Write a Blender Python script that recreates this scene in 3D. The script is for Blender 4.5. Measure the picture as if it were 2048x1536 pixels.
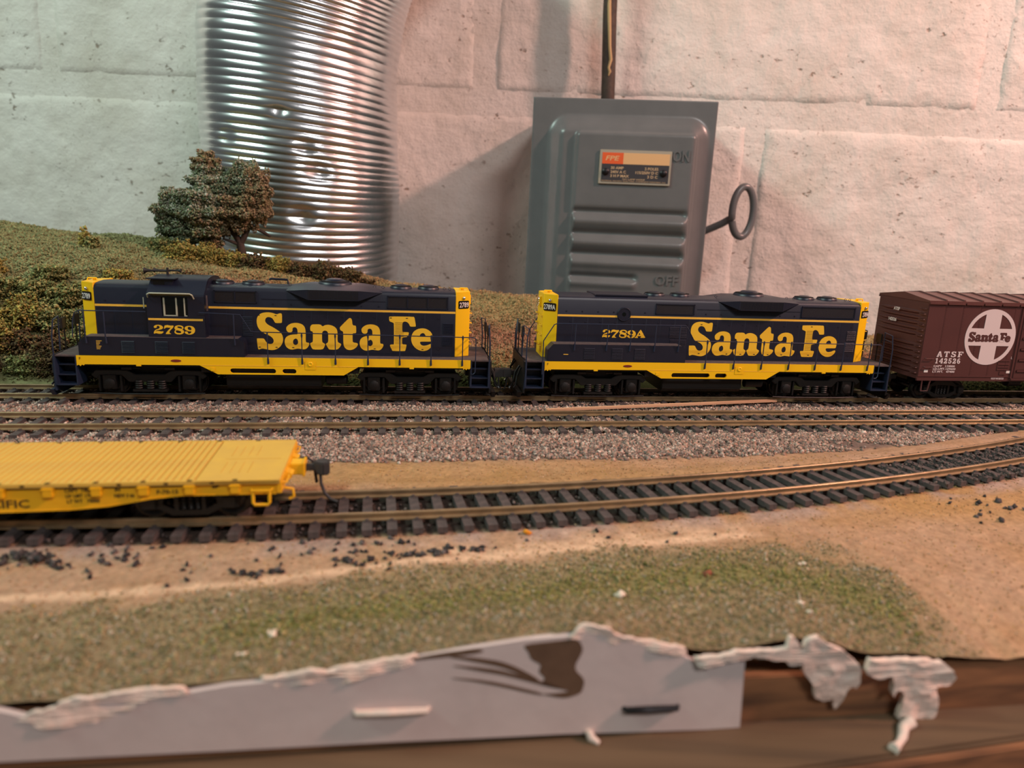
import bpy, bmesh, math, random
import numpy as np
from mathutils import Matrix, Vector

random.seed(7)
RNG = np.random.default_rng(11)
SC = bpy.context.scene
COL = SC.collection
for o in list(bpy.data.objects):
    bpy.data.objects.remove(o)

# Everything is modelled in millimetres and scaled to metres at the very end (a real HO-scale railway).
MM = 0.001

# ------------------------------------------------------------------ camera
PITCH, ROLL, CAM_H, F_PX = math.radians(12.82), math.radians(2.39), 78.4, 1421.0
cam_data = bpy.data.cameras.new('camera')
cam = bpy.data.objects.new('camera', cam_data)
COL.objects.link(cam)
SC.camera = cam
_F = Vector((0, math.cos(PITCH), -math.sin(PITCH)))
_R = Vector((1, 0, 0))
_U = _R.cross(_F)
_R2 = _R * math.cos(ROLL) + _U * math.sin(ROLL)
_U2 = -_R * math.sin(ROLL) + _U * math.cos(ROLL)
cam.matrix_world = Matrix(((_R2.x, _U2.x, -_F.x, 0), (_R2.y, _U2.y, -_F.y, 0), (_R2.z, _U2.z, -_F.z, CAM_H * MM), (0, 0, 0, 1)))
cam_data.sensor_fit = 'HORIZONTAL'
cam_data.sensor_width = 36.0
cam_data.lens = F_PX * 36.0 / 2048.0
cam_data.clip_start, cam_data.clip_end = 0.01, 20.0
cam_data.dof.use_dof = True
cam_data.dof.focus_distance = 0.325
cam_data.dof.aperture_fstop = 14.0

# ------------------------------------------------------------------ world, lamps, exposure
world = bpy.data.worlds.new('basement')
SC.world = world
world.use_nodes = True
world.node_tree.nodes['Background'].inputs[0].default_value = (0.60, 0.62, 0.60, 1)
world.node_tree.nodes['Background'].inputs[1].default_value = 0.13
SC.view_settings.view_transform = 'Standard'
SC.view_settings.look = 'None'
SC.view_settings.gamma = 1.0
SC.view_settings.use_curve_mapping = False
SC.view_settings.exposure = 0.0

def lamp(name, kind, loc, aim, power, color, **kw):
    d = bpy.data.lights.new(name, kind)
    d.energy = power
    d.color = color
    for k, v in kw.items():
        setattr(d, k, v)
    o = bpy.data.objects.new(name, d)
    COL.objects.link(o)
    loc, aim = Vector(loc), Vector(aim)
    o.rotation_euler = (aim - loc).to_track_quat('-Z', 'Y').to_euler()
    o.location = loc
    return o

# bare warm bulb to the right, two cool shop lights hung over the aisle
lamp('warm_bulb', 'POINT', (0.935, 0.08, 0.73), (0, 0.6, 0.1), 48.0, (1.0, 0.53, 0.43), shadow_soft_size=0.035)
lamp('shop_light', 'AREA', (-0.95, -0.05, 0.90), (-0.15, 0.35, 0.0), 10.0, (0.76, 1.0, 0.88), shape='RECTANGLE', size=0.5, size_y=0.12)
lamp('shop_light', 'AREA', (0.45, -0.55, 0.80), (0.0, 0.20, 0.0), 5.0, (1.0, 0.96, 0.94), shape='RECTANGLE', size=0.35, size_y=0.12)

# ------------------------------------------------------------------ helpers
def lin(r, g, b):
    f = lambda c: (c / 255.0) / 12.92 if c / 255.0 <= 0.04045 else ((c / 255.0 + 0.055) / 1.055) ** 2.4
    return (f(r), f(g), f(b), 1.0)

def mat(name, color, rough=0.5, metal=0.0, vary=None, bump=None, attr=None, spec=None):
    """vary = (features per mm, amount, second colour); bump = (features per mm, strength, depth mm); attr = colour attribute name."""
    m = bpy.data.materials.new(name)
    m.use_nodes = True
    nt = m.node_tree
    b = nt.nodes['Principled BSDF']
    b.inputs['Base Color'].default_value = color
    b.inputs['Roughness'].default_value = rough
    b.inputs['Metallic'].default_value = metal
    if spec is not None:
        b.inputs['Specular IOR Level'].default_value = spec
    tc = nt.nodes.new('ShaderNodeTexCoord')
    src = None
    if attr:
        a = nt.nodes.new('ShaderNodeAttribute'); a.attribute_name = attr
        src = a.outputs['Color']
    if vary:
        n = nt.nodes.new('ShaderNodeTexNoise')
        n.inputs['Scale'].default_value = vary[0] * 1000.0
        n.inputs['Detail'].default_value = 5.0
        n.inputs['Roughness'].default_value = 0.65
        nt.links.new(tc.outputs['Object'], n.inputs['Vector'])
        r = nt.nodes.new('ShaderNodeValToRGB')
        r.color_ramp.elements[0].position = 0.5 - 0.5 * (1 - vary[1]) * 0.6 - 0.02
        r.color_ramp.elements[1].position = 0.5 + 0.5 * (1 - vary[1]) * 0.6 + 0.02
        nt.links.new(n.outputs['Fac'], r.inputs['Fac'])
        mx = nt.nodes.new('ShaderNodeMix'); mx.data_type = 'RGBA'
        nt.links.new(r.outputs['Color'], mx.inputs[0])
        if src: nt.links.new(src, mx.inputs[6])
        else: mx.inputs[6].default_value = color
        mx.inputs[7].default_value = vary[2]
        if src:
            mx.blend_type = 'MULTIPLY'
        src = mx.outputs[2]
    if src:
        nt.links.new(src, b.inputs['Base Color'])
    if bump:
        n2 = nt.nodes.new('ShaderNodeTexNoise')
        n2.inputs['Scale'].default_value = bump[0] * 1000.0
        n2.inputs['Detail'].default_value = 4.0
        nt.links.new(tc.outputs['Object'], n2.inputs['Vector'])
        bp = nt.nodes.new('ShaderNodeBump')
        bp.inputs['Strength'].default_value = bump[1]
        bp.inputs['Distance'].default_value = bump[2] * MM
        nt.links.new(n2.outputs['Fac'], bp.inputs['Height'])
        nt.links.new(bp.outputs['Normal'], b.inputs['Normal'])
    return m

class MB:
    """collects verts and faces of one mesh"""
    def __init__(s):
        s.v, s.f = [], []
    def add(s, vs, fs):
        k = len(s.v)
        s.v += [tuple(p) for p in vs]
        s.f += [tuple(i + k for i in f) for f in fs]
        return s
    def box(s, x0, x1, y0, y1, z0, z1):
        return s.add([(x0,y0,z0),(x1,y0,z0),(x1,y1,z0),(x0,y1,z0),(x0,y0,z1),(x1,y0,z1),(x1,y1,z1),(x0,y1,z1)],
                     [(0,3,2,1),(4,5,6,7),(0,1,5,4),(1,2,6,5),(2,3,7,6),(3,0,4,7)])
    def ring(s, c, ax, r, n):
        ax = Vector(ax).normalized()
        a = ax.orthogonal().normalized(); b = ax.cross(a)
        return [Vector(c) + (a * math.cos(2*math.pi*i/n) + b * math.sin(2*math.pi*i/n)) * r for i in range(n)]
    def cyl(s, p0, p1, r, n=16, r1=None):
        ax = Vector(p1) - Vector(p0)
        A, B = s.ring(p0, ax, r, n), s.ring(p1, ax, r if r1 is None else r1, n)
        return s.add(A + B, [(i, (i+1) % n, n+(i+1) % n, n+i) for i in range(n)] + [tuple(range(n-1, -1, -1)), tuple(range(n, 2*n))])
    def lathe(s, c, ax, prof, n=24):
        """prof: (distance along axis, radius) pairs"""
        ax = Vector(ax).normalized(); c = Vector(c)
        a = ax.orthogonal().normalized(); b = ax.cross(a)
        vs = [c + ax*h + (a*math.cos(2*math.pi*i/n) + b*math.sin(2*math.pi*i/n))*r for h, r in prof for i in range(n)]
        fs = [(k*n+i, k*n+(i+1) % n, (k+1)*n+(i+1) % n, (k+1)*n+i) for k in range(len(prof)-1) for i in range(n)]
        fs += [tuple(range(n-1, -1, -1)), tuple(range((len(prof)-1)*n, len(prof)*n))]
        return s.add(vs, fs)
    def tube(s, pts, r, n=8, closed=False):
        P = [Vector(p) for p in pts]; m = len(P)
        vs, prev = [], None
        for i, p in enumerate(P):
            t = (P[(i+1) % m] - P[i-1]) if closed else (P[min(i+1, m-1)] - P[max(i-1, 0)])
            t.normalize()
            if prev is None: a = t.orthogonal().normalized()
            else:
                a = prev - t * prev.dot(t)
                a = a.normalized() if a.length > 1e-6 else t.orthogonal().normalized()
            prev = a; b = t.cross(a)
            rr = r[i] if isinstance(r, (list, tuple)) else r
            vs += [p + (a*math.cos(2*math.pi*j/n) + b*math.sin(2*math.pi*j/n))*rr for j in range(n)]
        fs = [(k*n+j, k*n+(j+1) % n, ((k+1) % m)*n+(j+1) % n, ((k+1) % m)*n+j) for k in range(m if closed else m-1) for j in range(n)]
        if not closed:
            fs += [tuple(range(n-1, -1, -1)), tuple(range((m-1)*n, m*n))]
        return s.add(vs, fs)
    def prism(s, poly, d0, d1, plane='xz'):
        """2-D polygon pushed through the third axis from d0 to d1"""
        n = len(poly)
        pt = {'xz': lambda p, d: (p[0], d, p[1]), 'yz': lambda p, d: (d, p[0], p[1]), 'xy': lambda p, d: (p[0], p[1], d)}[plane]
        return s.add([pt(p, d0) for p in poly] + [pt(p, d1) for p in poly],
                     [tuple(range(n)), tuple(range(2*n-1, n-1, -1))] + [(i, n+i, n+(i+1) % n, (i+1) % n) for i in range(n)])
    def build(s, name, material, parent=None, bevel=0, seg=2, smooth=35, loc=None, rot=None):
        me = bpy.data.meshes.new(name)
        bm = bmesh.new()
        V = [bm.verts.new(p) for p in s.v]
        for f in s.f:
            try: bm.faces.new([V[i] for i in f])
            except ValueError: pass
        bmesh.ops.recalc_face_normals(bm, faces=bm.faces)
        if bevel:
            ed = [e for e in bm.edges if len(e.link_faces) == 2 and e.calc_face_angle(0) > math.radians(25)]
            bmesh.ops.bevel(bm, geom=ed, offset=bevel, segments=seg, affect='EDGES', clamp_overlap=True)
        bm.to_mesh(me); bm.free()
        return finish(name, me, material, parent, smooth, loc, rot)

def finish(name, me, material, parent=None, smooth=35, loc=None, rot=None):
    if material: me.materials.append(material)
    if smooth:
        me.polygons.foreach_set('use_smooth', [True] * len(me.polygons))
        me.set_sharp_from_angle(angle=math.radians(smooth))
    o = bpy.data.objects.new(name, me)
    COL.objects.link(o)
    if parent: o.parent = parent
    if loc is not None: o.location = loc
    if rot is not None: o.rotation_euler = rot
    return o

def thing(name, label, cat, loc=(0, 0, 0), rotz=0.0, group=None):
    o = bpy.data.objects.new(name, None)
    o.empty_display_size = 0.01
    COL.objects.link(o)
    o.location = loc
    o.rotation_euler = (0, 0, rotz)
    return tag(o, label, cat, group)

def tag(o, label, cat=None, group=None, kind=None):
    o['label'] = label
    if cat: o['category'] = cat
    if group: o['group'] = group
    if kind: o['kind'] = kind
    return o

def inst(src, parent, loc=(0, 0, 0), rot=(0, 0, 0), scale=None):
    o = src.copy()
    COL.objects.link(o)
    o.parent = parent
    o.location = loc
    o.rotation_euler = rot
    if scale: o.scale = scale
    return o

def chaikin(P, it=1):
    for _ in range(it):
        Q = []
        for i in range(len(P)):
            a, b = P[i], P[(i+1) % len(P)]
            Q += [(a[0]*.78+b[0]*.22, a[1]*.78+b[1]*.22), (a[0]*.22+b[0]*.78, a[1]*.22+b[1]*.78)]
        P = Q
    return P

def plate(name, loops, y0, y1, material, parent=None, xf=None, smooth=0):
    """flat shape with holes (loops of (x, z)), solid between y0 and y1"""
    cu = bpy.data.curves.new(name, 'CURVE')
    cu.dimensions = '2D'; cu.fill_mode = 'BOTH'
    cu.extrude = abs(y1 - y0) / 2
    for L in loops:
        sp = cu.splines.new('POLY')
        sp.points.add(len(L) - 1)
        for p, q in zip(sp.points, L): p.co = (q[0], q[1], 0, 1)
        sp.use_cyclic_u = True
    tmp = bpy.data.objects.new('tmp', cu)
    me = bpy.data.meshes.new_from_object(tmp)
    bpy.data.objects.remove(tmp); bpy.data.curves.remove(cu)
    me.name = name
    mid = (y0 + y1) / 2
    # curve x,y,z -> x, -z, y : keeps handedness, front towards -y
    me.transform(Matrix(((1, 0, 0, 0), (0, 0, -1, mid), (0, 1, 0, 0), (0, 0, 0, 1))))
    if xf: me.transform(xf)
    me.materials.clear()
    return finish(name, me, material, parent, smooth)

def words(name, body, x, z, y, height, material, parent=None, align='LEFT', width=None, xf=None, bold=0.0, shear=0.0, depth=0.03):
    """plain sans lettering facing -y; height = cap height"""
    cu = bpy.data.curves.new(name, 'FONT')
    cu.body = body; cu.align_x = 'LEFT'
    cu.size = height / 0.70
    cu.extrude = depth
    cu.resolution_u = 2
    cu.offset = bold
    cu.shear = shear
    tmp = bpy.data.objects.new('tmp', cu)
    me = bpy.data.meshes.new_from_object(tmp)
    bpy.data.objects.remove(tmp); bpy.data.curves.remove(cu)
    me.name = name
    xs = [v.co.x for v in me.vertices]
    w0, w1 = min(xs), max(xs)
    k = width / (w1 - w0) if width else 1.0
    off = {'LEFT': -w0 * k, 'RIGHT': -w1 * k, 'CENTER': -(w0 + w1) / 2 * k}[align]
    me.transform(Matrix(((k, 0, 0, x + off), (0, 0, -1, y), (0, 1, 0, z), (0, 0, 0, 1))))
    if xf: me.transform(xf)
    me.materials.clear()
    return finish(name, me, material, parent, 0)

def np_mesh(name, V, T, material, cols=None, parent=None, smooth=False):
    me = bpy.data.meshes.new(name)
    V = np.ascontiguousarray(V, dtype=np.float32); T = np.ascontiguousarray(T, dtype=np.int32)
    me.vertices.add(len(V)); me.vertices.foreach_set('co', V.ravel())
    me.loops.add(T.size); me.loops.foreach_set('vertex_index', T.ravel())
    k = T.shape[1]
    me.polygons.add(len(T))
    me.polygons.foreach_set('loop_start', np.arange(0, T.size, k, dtype=np.int32))
    if smooth: me.polygons.foreach_set('use_smooth', np.ones(len(T), dtype=bool))
    if cols is not None:
        ca = me.color_attributes.new('Col', 'FLOAT_COLOR', 'POINT')
        C = np.ones((len(V), 4), dtype=np.float32); C[:, :3] = cols
        ca.data.foreach_set('color', C.ravel())
    me.update(calc_edges=True)
    me.validate()
    me.materials.append(material)
    o = bpy.data.objects.new(name, me)
    COL.objects.link(o)
    if parent: o.parent = parent
    return o

OCT_V = np.array([(1,0,0),(-1,0,0),(0,1,0),(0,-1,0),(0,0,1),(0,0,-1)], dtype=float)
OCT_F = np.array([(0,2,4),(2,1,4),(1,3,4),(3,0,4),(2,0,5),(1,2,5),(3,1,5),(0,3,5)])
TET_V = np.array([(1,1,1),(1,-1,-1),(-1,1,-1),(-1,-1,1)], dtype=float) * 0.7
TET_F = np.array([(0,1,2),(0,3,1),(0,2,3),(1,3,2)])
CUB_V = np.array([(-1,-1,-1),(1,-1,-1),(1,1,-1),(-1,1,-1),(-1,-1,1),(1,-1,1),(1,1,1),(-1,1,1)], dtype=float) * 0.72
CUB_F = np.array([(0,3,2),(0,2,1),(4,5,6),(4,6,7),(0,1,5),(0,5,4),(1,2,6),(1,6,5),(2,3,7),(2,7,6),(3,0,4),(3,4,7)])

def rand_rot(n):
    q = RNG.normal(size=(n, 4)); q /= np.linalg.norm(q, axis=1)[:, None]
    w, x, y, z = q.T
    return np.stack([np.stack([1-2*(y*y+z*z), 2*(x*y-z*w), 2*(x*z+y*w)], -1),
                     np.stack([2*(x*y+z*w), 1-2*(x*x+z*z), 2*(y*z-x*w)], -1),
                     np.stack([2*(x*z-y*w), 2*(y*z+x*w), 1-2*(x*x+y*y)], -1)], 1)

def scatter(P, size, cols, BV, BF, jit=0.25, stretch=0.3):
    """many small irregular grains: returns V, T, per-vertex colours"""
    n, k = len(P), len(BV)
    S = np.broadcast_to(np.asarray(size, dtype=float).reshape(-1, 1), (n, 1))
    V = BV[None] + RNG.normal(scale=jit, size=(n, k, 3))
    V = V * (1 + RNG.uniform(-stretch, stretch, size=(n, 1, 3)))
    V = np.einsum('nij,nkj->nki', rand_rot(n), V) * S[:, :, None] + np.asarray(P)[:, None, :]
    T = (BF[None] + (np.arange(n) * k)[:, None, None]).reshape(-1, 3)
    return V.reshape(-1, 3), T, np.repeat(np.asarray(cols), k, axis=0)

def pick(palette, n, jitter=0.12, weights=None):
    pal = np.array([lin(*c)[:3] for c in palette])
    w = None if weights is None else np.array(weights) / np.sum(weights)
    i = RNG.choice(len(pal), size=n, p=w)
    return np.clip(pal[i] * (1 + RNG.normal(scale=jitter, size=(n, 1))), 0.002, 1)

def vnoise(x, y, seed=0):
    """smooth value noise in 2-D, 0..1"""
    xi, yi = np.floor(x).astype(int), np.floor(y).astype(int)
    xf, yf = x - xi, y - yi
    h = lambda a, b: (np.sin(a * 127.1 + b * 311.7 + seed * 74.7) * 43758.5453) % 1.0
    u, v = xf*xf*(3-2*xf), yf*yf*(3-2*yf)
    return (h(xi, yi)*(1-u) + h(xi+1, yi)*u)*(1-v) + (h(xi, yi+1)*(1-u) + h(xi+1, yi+1)*u)*v

def fbm(x, y, seed=0, oct=4):
    t, a, n = 0, 0.5, 0
    for i in range(oct):
        t = t + a * vnoise(x * 2**i, y * 2**i, seed + i); n += a; a *= 0.5
    return t / n

# ------------------------------------------------------------------ track lines (near rail: Y = a + b X)
T1A, T1B = 320.0, 0.1522
T2A, T2B = 276.0, 0.1690
TH1 = math.atan(T1B)
U1 = Vector((math.cos(TH1), math.sin(TH1), 0)); N1 = Vector((math.sin(TH1), -math.cos(TH1), 0))
P1 = Vector((0, T1A, 0)) - 8.25 * N1                 # centre line of the far track at X = 0
def on_track1(s, z=0.0): return P1 + U1 * s + Vector((0, 0, z))
S3 = np.polyfit([-127.4, -55.3, -15.8, 27.0, 122.5, 193.7], [165.7, 177.5, 184.6, 193.9, 226.3, 256.4], 3)
def side_near(X):                                    # near rail of the curved siding, straight on to the left
    if X < -100:
        return float(np.polyval(S3, -100) + np.polyval(np.polyder(S3), -100) * (X + 100))
    return float(np.polyval(S3, X))
def front_y(X): return 118.0 + 0.15 * X              # front face of the benchwork
# ------------------------------------------------------------------ materials
M = {}
M['navy'] = mat('navy_paint', lin(19, 24, 42), 0.40, vary=(0.25, 0.3, lin(25, 29, 45)))
M['navy_step'] = mat('blue_step_paint', lin(34, 44, 66), 0.45)
M['yellow'] = mat('engine_yellow', lin(252, 200, 14), 0.42)
M['letter'] = mat('letter_yellow', lin(240, 192, 46), 0.5)
M['stripe'] = mat('stripe_yellow', lin(240, 190, 70), 0.5)
M['black'] = mat('black_plastic', lin(12, 11, 11), 0.5, bump=(1.2, 0.3, 0.1))
M['mesh'] = mat('dark_mesh', lin(30, 27, 26), 0.6)
M['dust'] = mat('dusty_walkway', lin(92, 76, 74), 0.8, vary=(0.5, 0.4, lin(66, 58, 62)))
M['glass'] = mat('cab_glass', lin(14, 17, 15), 0.1)
M['trim'] = mat('pale_trim', lin(176, 180, 160), 0.5)
M['white'] = mat('white_print', lin(226, 218, 214), 0.55)
M['chrome'] = mat('chrome', (0.85, 0.85, 0.85, 1), 0.12, 1.0)
M['steel'] = mat('wheel_steel', lin(46, 43, 42), 0.22, 0.6)
M['board'] = mat('number_board_black', lin(16, 16, 17), 0.35)
M['red'] = mat('builder_plate_red', lin(120, 40, 30), 0.5)
M['brown'] = mat('boxcar_brown', lin(84, 46, 44), 0.5, vary=(0.06, 0.3, lin(76, 42, 40)))
M['roofbrown'] = mat('boxcar_roof_brown', lin(98, 58, 54), 0.45, vary=(0.1, 0.3, lin(88, 52, 48)))
M['print'] = mat('boxcar_print', lin(214, 200, 200), 0.6)
M['flat'] = mat('flatcar_yellow', lin(238, 184, 22), 0.5, vary=(0.15, 0.25, lin(228, 170, 20)))
M['deck'] = mat('flatcar_deck_yellow', lin(218, 178, 72), 0.65, vary=(0.12, 0.3, lin(206, 166, 76)))
M['ink'] = mat('dark_ink', lin(60, 40, 18), 0.6)
M['coupler'] = mat('coupler_grey', lin(58, 56, 56), 0.6, 0.2)
M['rail'] = mat('rail_nickel_silver', lin(180, 156, 120), 0.38, 0.6, vary=(0.12, 0.35, lin(138, 118, 90)))
M['tie'] = mat('tie_plastic', lin(58, 54, 54), 0.75, vary=(0.5, 0.4, lin(88, 78, 76)), bump=(0.9, 0.5, 0.2))
M['stone'] = mat('ballast_stone', (0.4, 0.35, 0.3, 1), 0.85, attr='Col')
M['foam'] = mat('ground_foam', (0.2, 0.2, 0.1, 1), 0.95, attr='Col', spec=0.1)
M['bark'] = mat('tree_bark', lin(62, 50, 42), 0.85, bump=(0.6, 0.6, 0.5))
M['duct'] = mat('aluminium_duct', (0.88, 0.88, 0.90, 1), 0.25, 1.0, vary=(0.03, 0.3, (0.74, 0.75, 0.77, 1)))
M['greybox'] = mat('grey_enamel', lin(108, 109, 110), 0.30, vary=(0.04, 0.3, lin(98, 100, 101)), bump=(0.25, 0.12, 0.3))
M['rust'] = mat('rusty_conduit', lin(82, 66, 54), 0.7, vary=(0.2, 0.4, lin(52, 40, 34)), bump=(0.4, 0.4, 0.4))
M['drip'] = mat('tan_paint', lin(190, 158, 110), 0.6)
M['plate'] = mat('nameplate_black', lin(58, 56, 60), 0.45)
M['platerim'] = mat('nameplate_rim', lin(186, 176, 158), 0.4, 0.4)
M['orange'] = mat('nameplate_orange', lin(224, 92, 40), 0.5)
M['tan'] = mat('nameplate_tan', lin(222, 176, 124), 0.5)
M['platetext'] = mat('nameplate_text', lin(204, 172, 132), 0.5)
M['screw'] = mat('dark_screw', lin(38, 36, 38), 0.4, 0.6)
M['card'] = mat('grey_cardboard', lin(208, 194, 190), 0.85, vary=(0.06, 0.3, lin(196, 180, 176)), bump=(0.3, 0.2, 0.3))
M['torn'] = mat('torn_brown_paper', lin(106, 80, 60), 0.9, vary=(0.2, 0.4, lin(92, 68, 50)))
M['plaster'] = mat('pale_plaster', lin(238, 206, 190), 0.85, vary=(0.25, 0.4, lin(206, 196, 186)), bump=(0.5, 0.6, 0.6))
M['wood'] = None

def wood(name, c0, c1, c2):
    m = bpy.data.materials.new(name); m.use_nodes = True
    nt = m.node_tree; b = nt.nodes['Principled BSDF']
    tc = nt.nodes.new('ShaderNodeTexCoord'); mp = nt.nodes.new('ShaderNodeMapping')
    mp.inputs['Scale'].default_value = (8.0, 120.0, 160.0)
    n = nt.nodes.new('ShaderNodeTexNoise'); n.inputs['Scale'].default_value = 1.6; n.inputs['Detail'].default_value = 8; n.inputs['Distortion'].default_value = 0.6
    r = nt.nodes.new('ShaderNodeValToRGB')
    r.color_ramp.elements[0].position = 0.30; r.color_ramp.elements[0].color = c0
    r.color_ramp.elements[1].position = 0.72; r.color_ramp.elements[1].color = c2
    e = r.color_ramp.elements.new(0.5); e.color = c1
    nt.links.new(tc.outputs['Object'], mp.inputs['Vector']); nt.links.new(mp.outputs['Vector'], n.inputs['Vector'])
    nt.links.new(n.outputs['Fac'], r.inputs['Fac']); nt.links.new(r.outputs['Color'], b.inputs['Base Color'])
    b.inputs['Roughness'].default_value = 0.65
    return m
M['wood'] = wood('stained_plywood', lin(80, 54, 38), lin(124, 84, 56), lin(156, 106, 70))
M['wood2'] = wood('stained_rail', lin(74, 58, 42), lin(90, 70, 50), lin(104, 82, 60))
M['pine'] = wood('pine_strip', lin(186, 142, 110), lin(206, 164, 130), lin(216, 178, 146))

def wall_paint():
    m = bpy.data.materials.new('painted_block'); m.use_nodes = True
    nt = m.node_tree; b = nt.nodes['Principled BSDF']; L = nt.links.new
    b.inputs['Roughness'].default_value = 0.62
    tc = nt.nodes.new('ShaderNodeTexCoord')
    def noise(scale, detail=4, stretch=None, rough=0.6):
        n = nt.nodes.new('ShaderNodeTexNoise'); n.inputs['Scale'].default_value = scale; n.inputs['Detail'].default_value = detail
        n.inputs['Roughness'].default_value = rough
        if stretch:
            mp = nt.nodes.new('ShaderNodeMapping'); mp.inputs['Scale'].default_value = stretch[0]; mp.inputs['Rotation'].default_value = stretch[1]
            L(tc.outputs['Object'], mp.inputs['Vector']); L(mp.outputs['Vector'], n.inputs['Vector'])
        else: L(tc.outputs['Object'], n.inputs['Vector'])
        return n.outputs['Fac']
    def ramp(src, p0, p1):
        r = nt.nodes.new('ShaderNodeMapRange'); r.inputs['From Min'].default_value = p0; r.inputs['From Max'].default_value = p1
        L(src, r.inputs['Value']); return r.outputs['Result']
    def mixc(fac, a, c):
        x = nt.nodes.new('ShaderNodeMix'); x.data_type = 'RGBA'; L(fac, x.inputs[0])
        if isinstance(a, tuple): x.inputs[6].default_value = a
        else: L(a, x.inputs[6])
        x.inputs[7].default_value = c
        return x.outputs[2]
    def math2(op, a, c):
        x = nt.nodes.new('ShaderNodeMath'); x.operation = op
        for i, q in enumerate((a, c)):
            if isinstance(q, (int, float)): x.inputs[i].default_value = q
            else: L(q, x.inputs[i])
        return x.outputs[0]
    c = mixc(ramp(noise(14, 5), 0.42, 0.75), lin(228, 219, 211), lin(208, 197, 185))
    speck = ramp(math2('MULTIPLY', ramp(noise(110, 4, ((1, 1, 1.5), (0, 0.5, 0))), 0.58, 0.68), ramp(noise(26, 3), 0.50, 0.62)), 0.2, 0.8)
    c = mixc(math2('MULTIPLY', speck, 0.75), c, lin(128, 98, 74))
    fine = ramp(noise(330, 2), 0.64, 0.70)
    c = mixc(math2('MULTIPLY', math2('MULTIPLY', fine, ramp(noise(9, 1), 0.42, 0.6)), 0.6), c, lin(110, 82, 62))
    L(c, b.inputs['Base Color'])
    h = math2('ADD', math2('MULTIPLY', noise(48, 6, None, .7), 1.0), math2('MULTIPLY', noise(26, 3, ((1, 1, 9), (0, 0.45, 0))), 0.13))
    h = math2('ADD', h, math2('MULTIPLY', noise(160, 3), 0.22))
    h = math2('SUBTRACT', h, math2('MULTIPLY', speck, 0.5))
    bp = nt.nodes.new('ShaderNodeBump'); bp.inputs['Strength'].default_value = 0.62; bp.inputs['Distance'].default_value = 0.0035
    L(h, bp.inputs['Height']); L(bp.outputs['Normal'], b.inputs['Normal'])
    return m
M['paint'] = wall_paint()

# ------------------------------------------------------------------ block wall (built in the wall's own frame: x right, y into the wall, z up)
E1 = Vector((0.99382149, -0.10932036, -0.01918075)); E2 = Vector((0.10934048, 0.99400436, 0.0)); E3 = E1.cross(E2)
WALL = Matrix(((E1.x, E2.x, E3.x, 0), (E1.y, E2.y, E3.y, 650), (E1.z, E2.z, E3.z, 80), (0, 0, 0, 1)))
def to_wall(o):
    o.location = WALL.to_translation()
    o.rotation_euler = WALL.to_euler()
    return o

wall = to_wall(MB().box(-900, 900, 1.7, 120, -900, 520).build('wall_back', M['paint'], smooth=0))
tag(wall, 'white painted concrete block wall behind the railway', kind='structure')
LEAN = 0.021
def block(x0, x1, z0, z1, seed):
    nx, nz = max(8, int((x1-x0)/4)), max(8, int((z1-z0)/4))
    X, Z = np.meshgrid(np.linspace(x0, x1, nx), np.linspace(z0, z1, nz))
    ed = np.minimum(np.minimum(X - x0, x1 - X), np.minimum(Z - z0, z1 - Z))
    ed = ed + (fbm(X*.05, Z*.05, seed+5) - .5) * 9.0
    Y = 2.4 * np.exp(-np.clip(ed, 0, None) / 5.0) + (fbm(X*.03, Z*.03, seed) - .5) * 3.0 + (fbm(X*.14, Z*.14, seed+9) - .5) * 1.9
    pit = fbm(X*.22+seed*3, Z*.22, seed+21, 2)
    Y += np.clip(pit - .74, 0, 1) * 9
    edge = np.zeros_like(X, bool); edge[0] = edge[-1] = True; edge[:, 0] = edge[:, -1] = True
    Y[edge] = 4.5
    X = X - LEAN * (Z - 98)
    V = np.stack([X, Y, Z], -1).reshape(-1, 3)
    i = np.arange(nx*nz).reshape(nz, nx)
    T = np.stack([i[:-1, :-1], i[:-1, 1:], i[1:, 1:], i[1:, :-1]], -1).reshape(-1, 4)
    return np_mesh('concrete_block', V, T, M['paint'], parent=wall, smooth=True)
k = 0
for x0, x1 in ((-847, -446), (-436, -43.5), (-28.5, 367), (377, 780)):
    block(x0, x1, 105.5, 300, k); k += 1
for x0, x1 in ((-614, -217), (-207, 189), (199, 600)):
    block(x0, x1, -110, 90.5, k); k += 1

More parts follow.
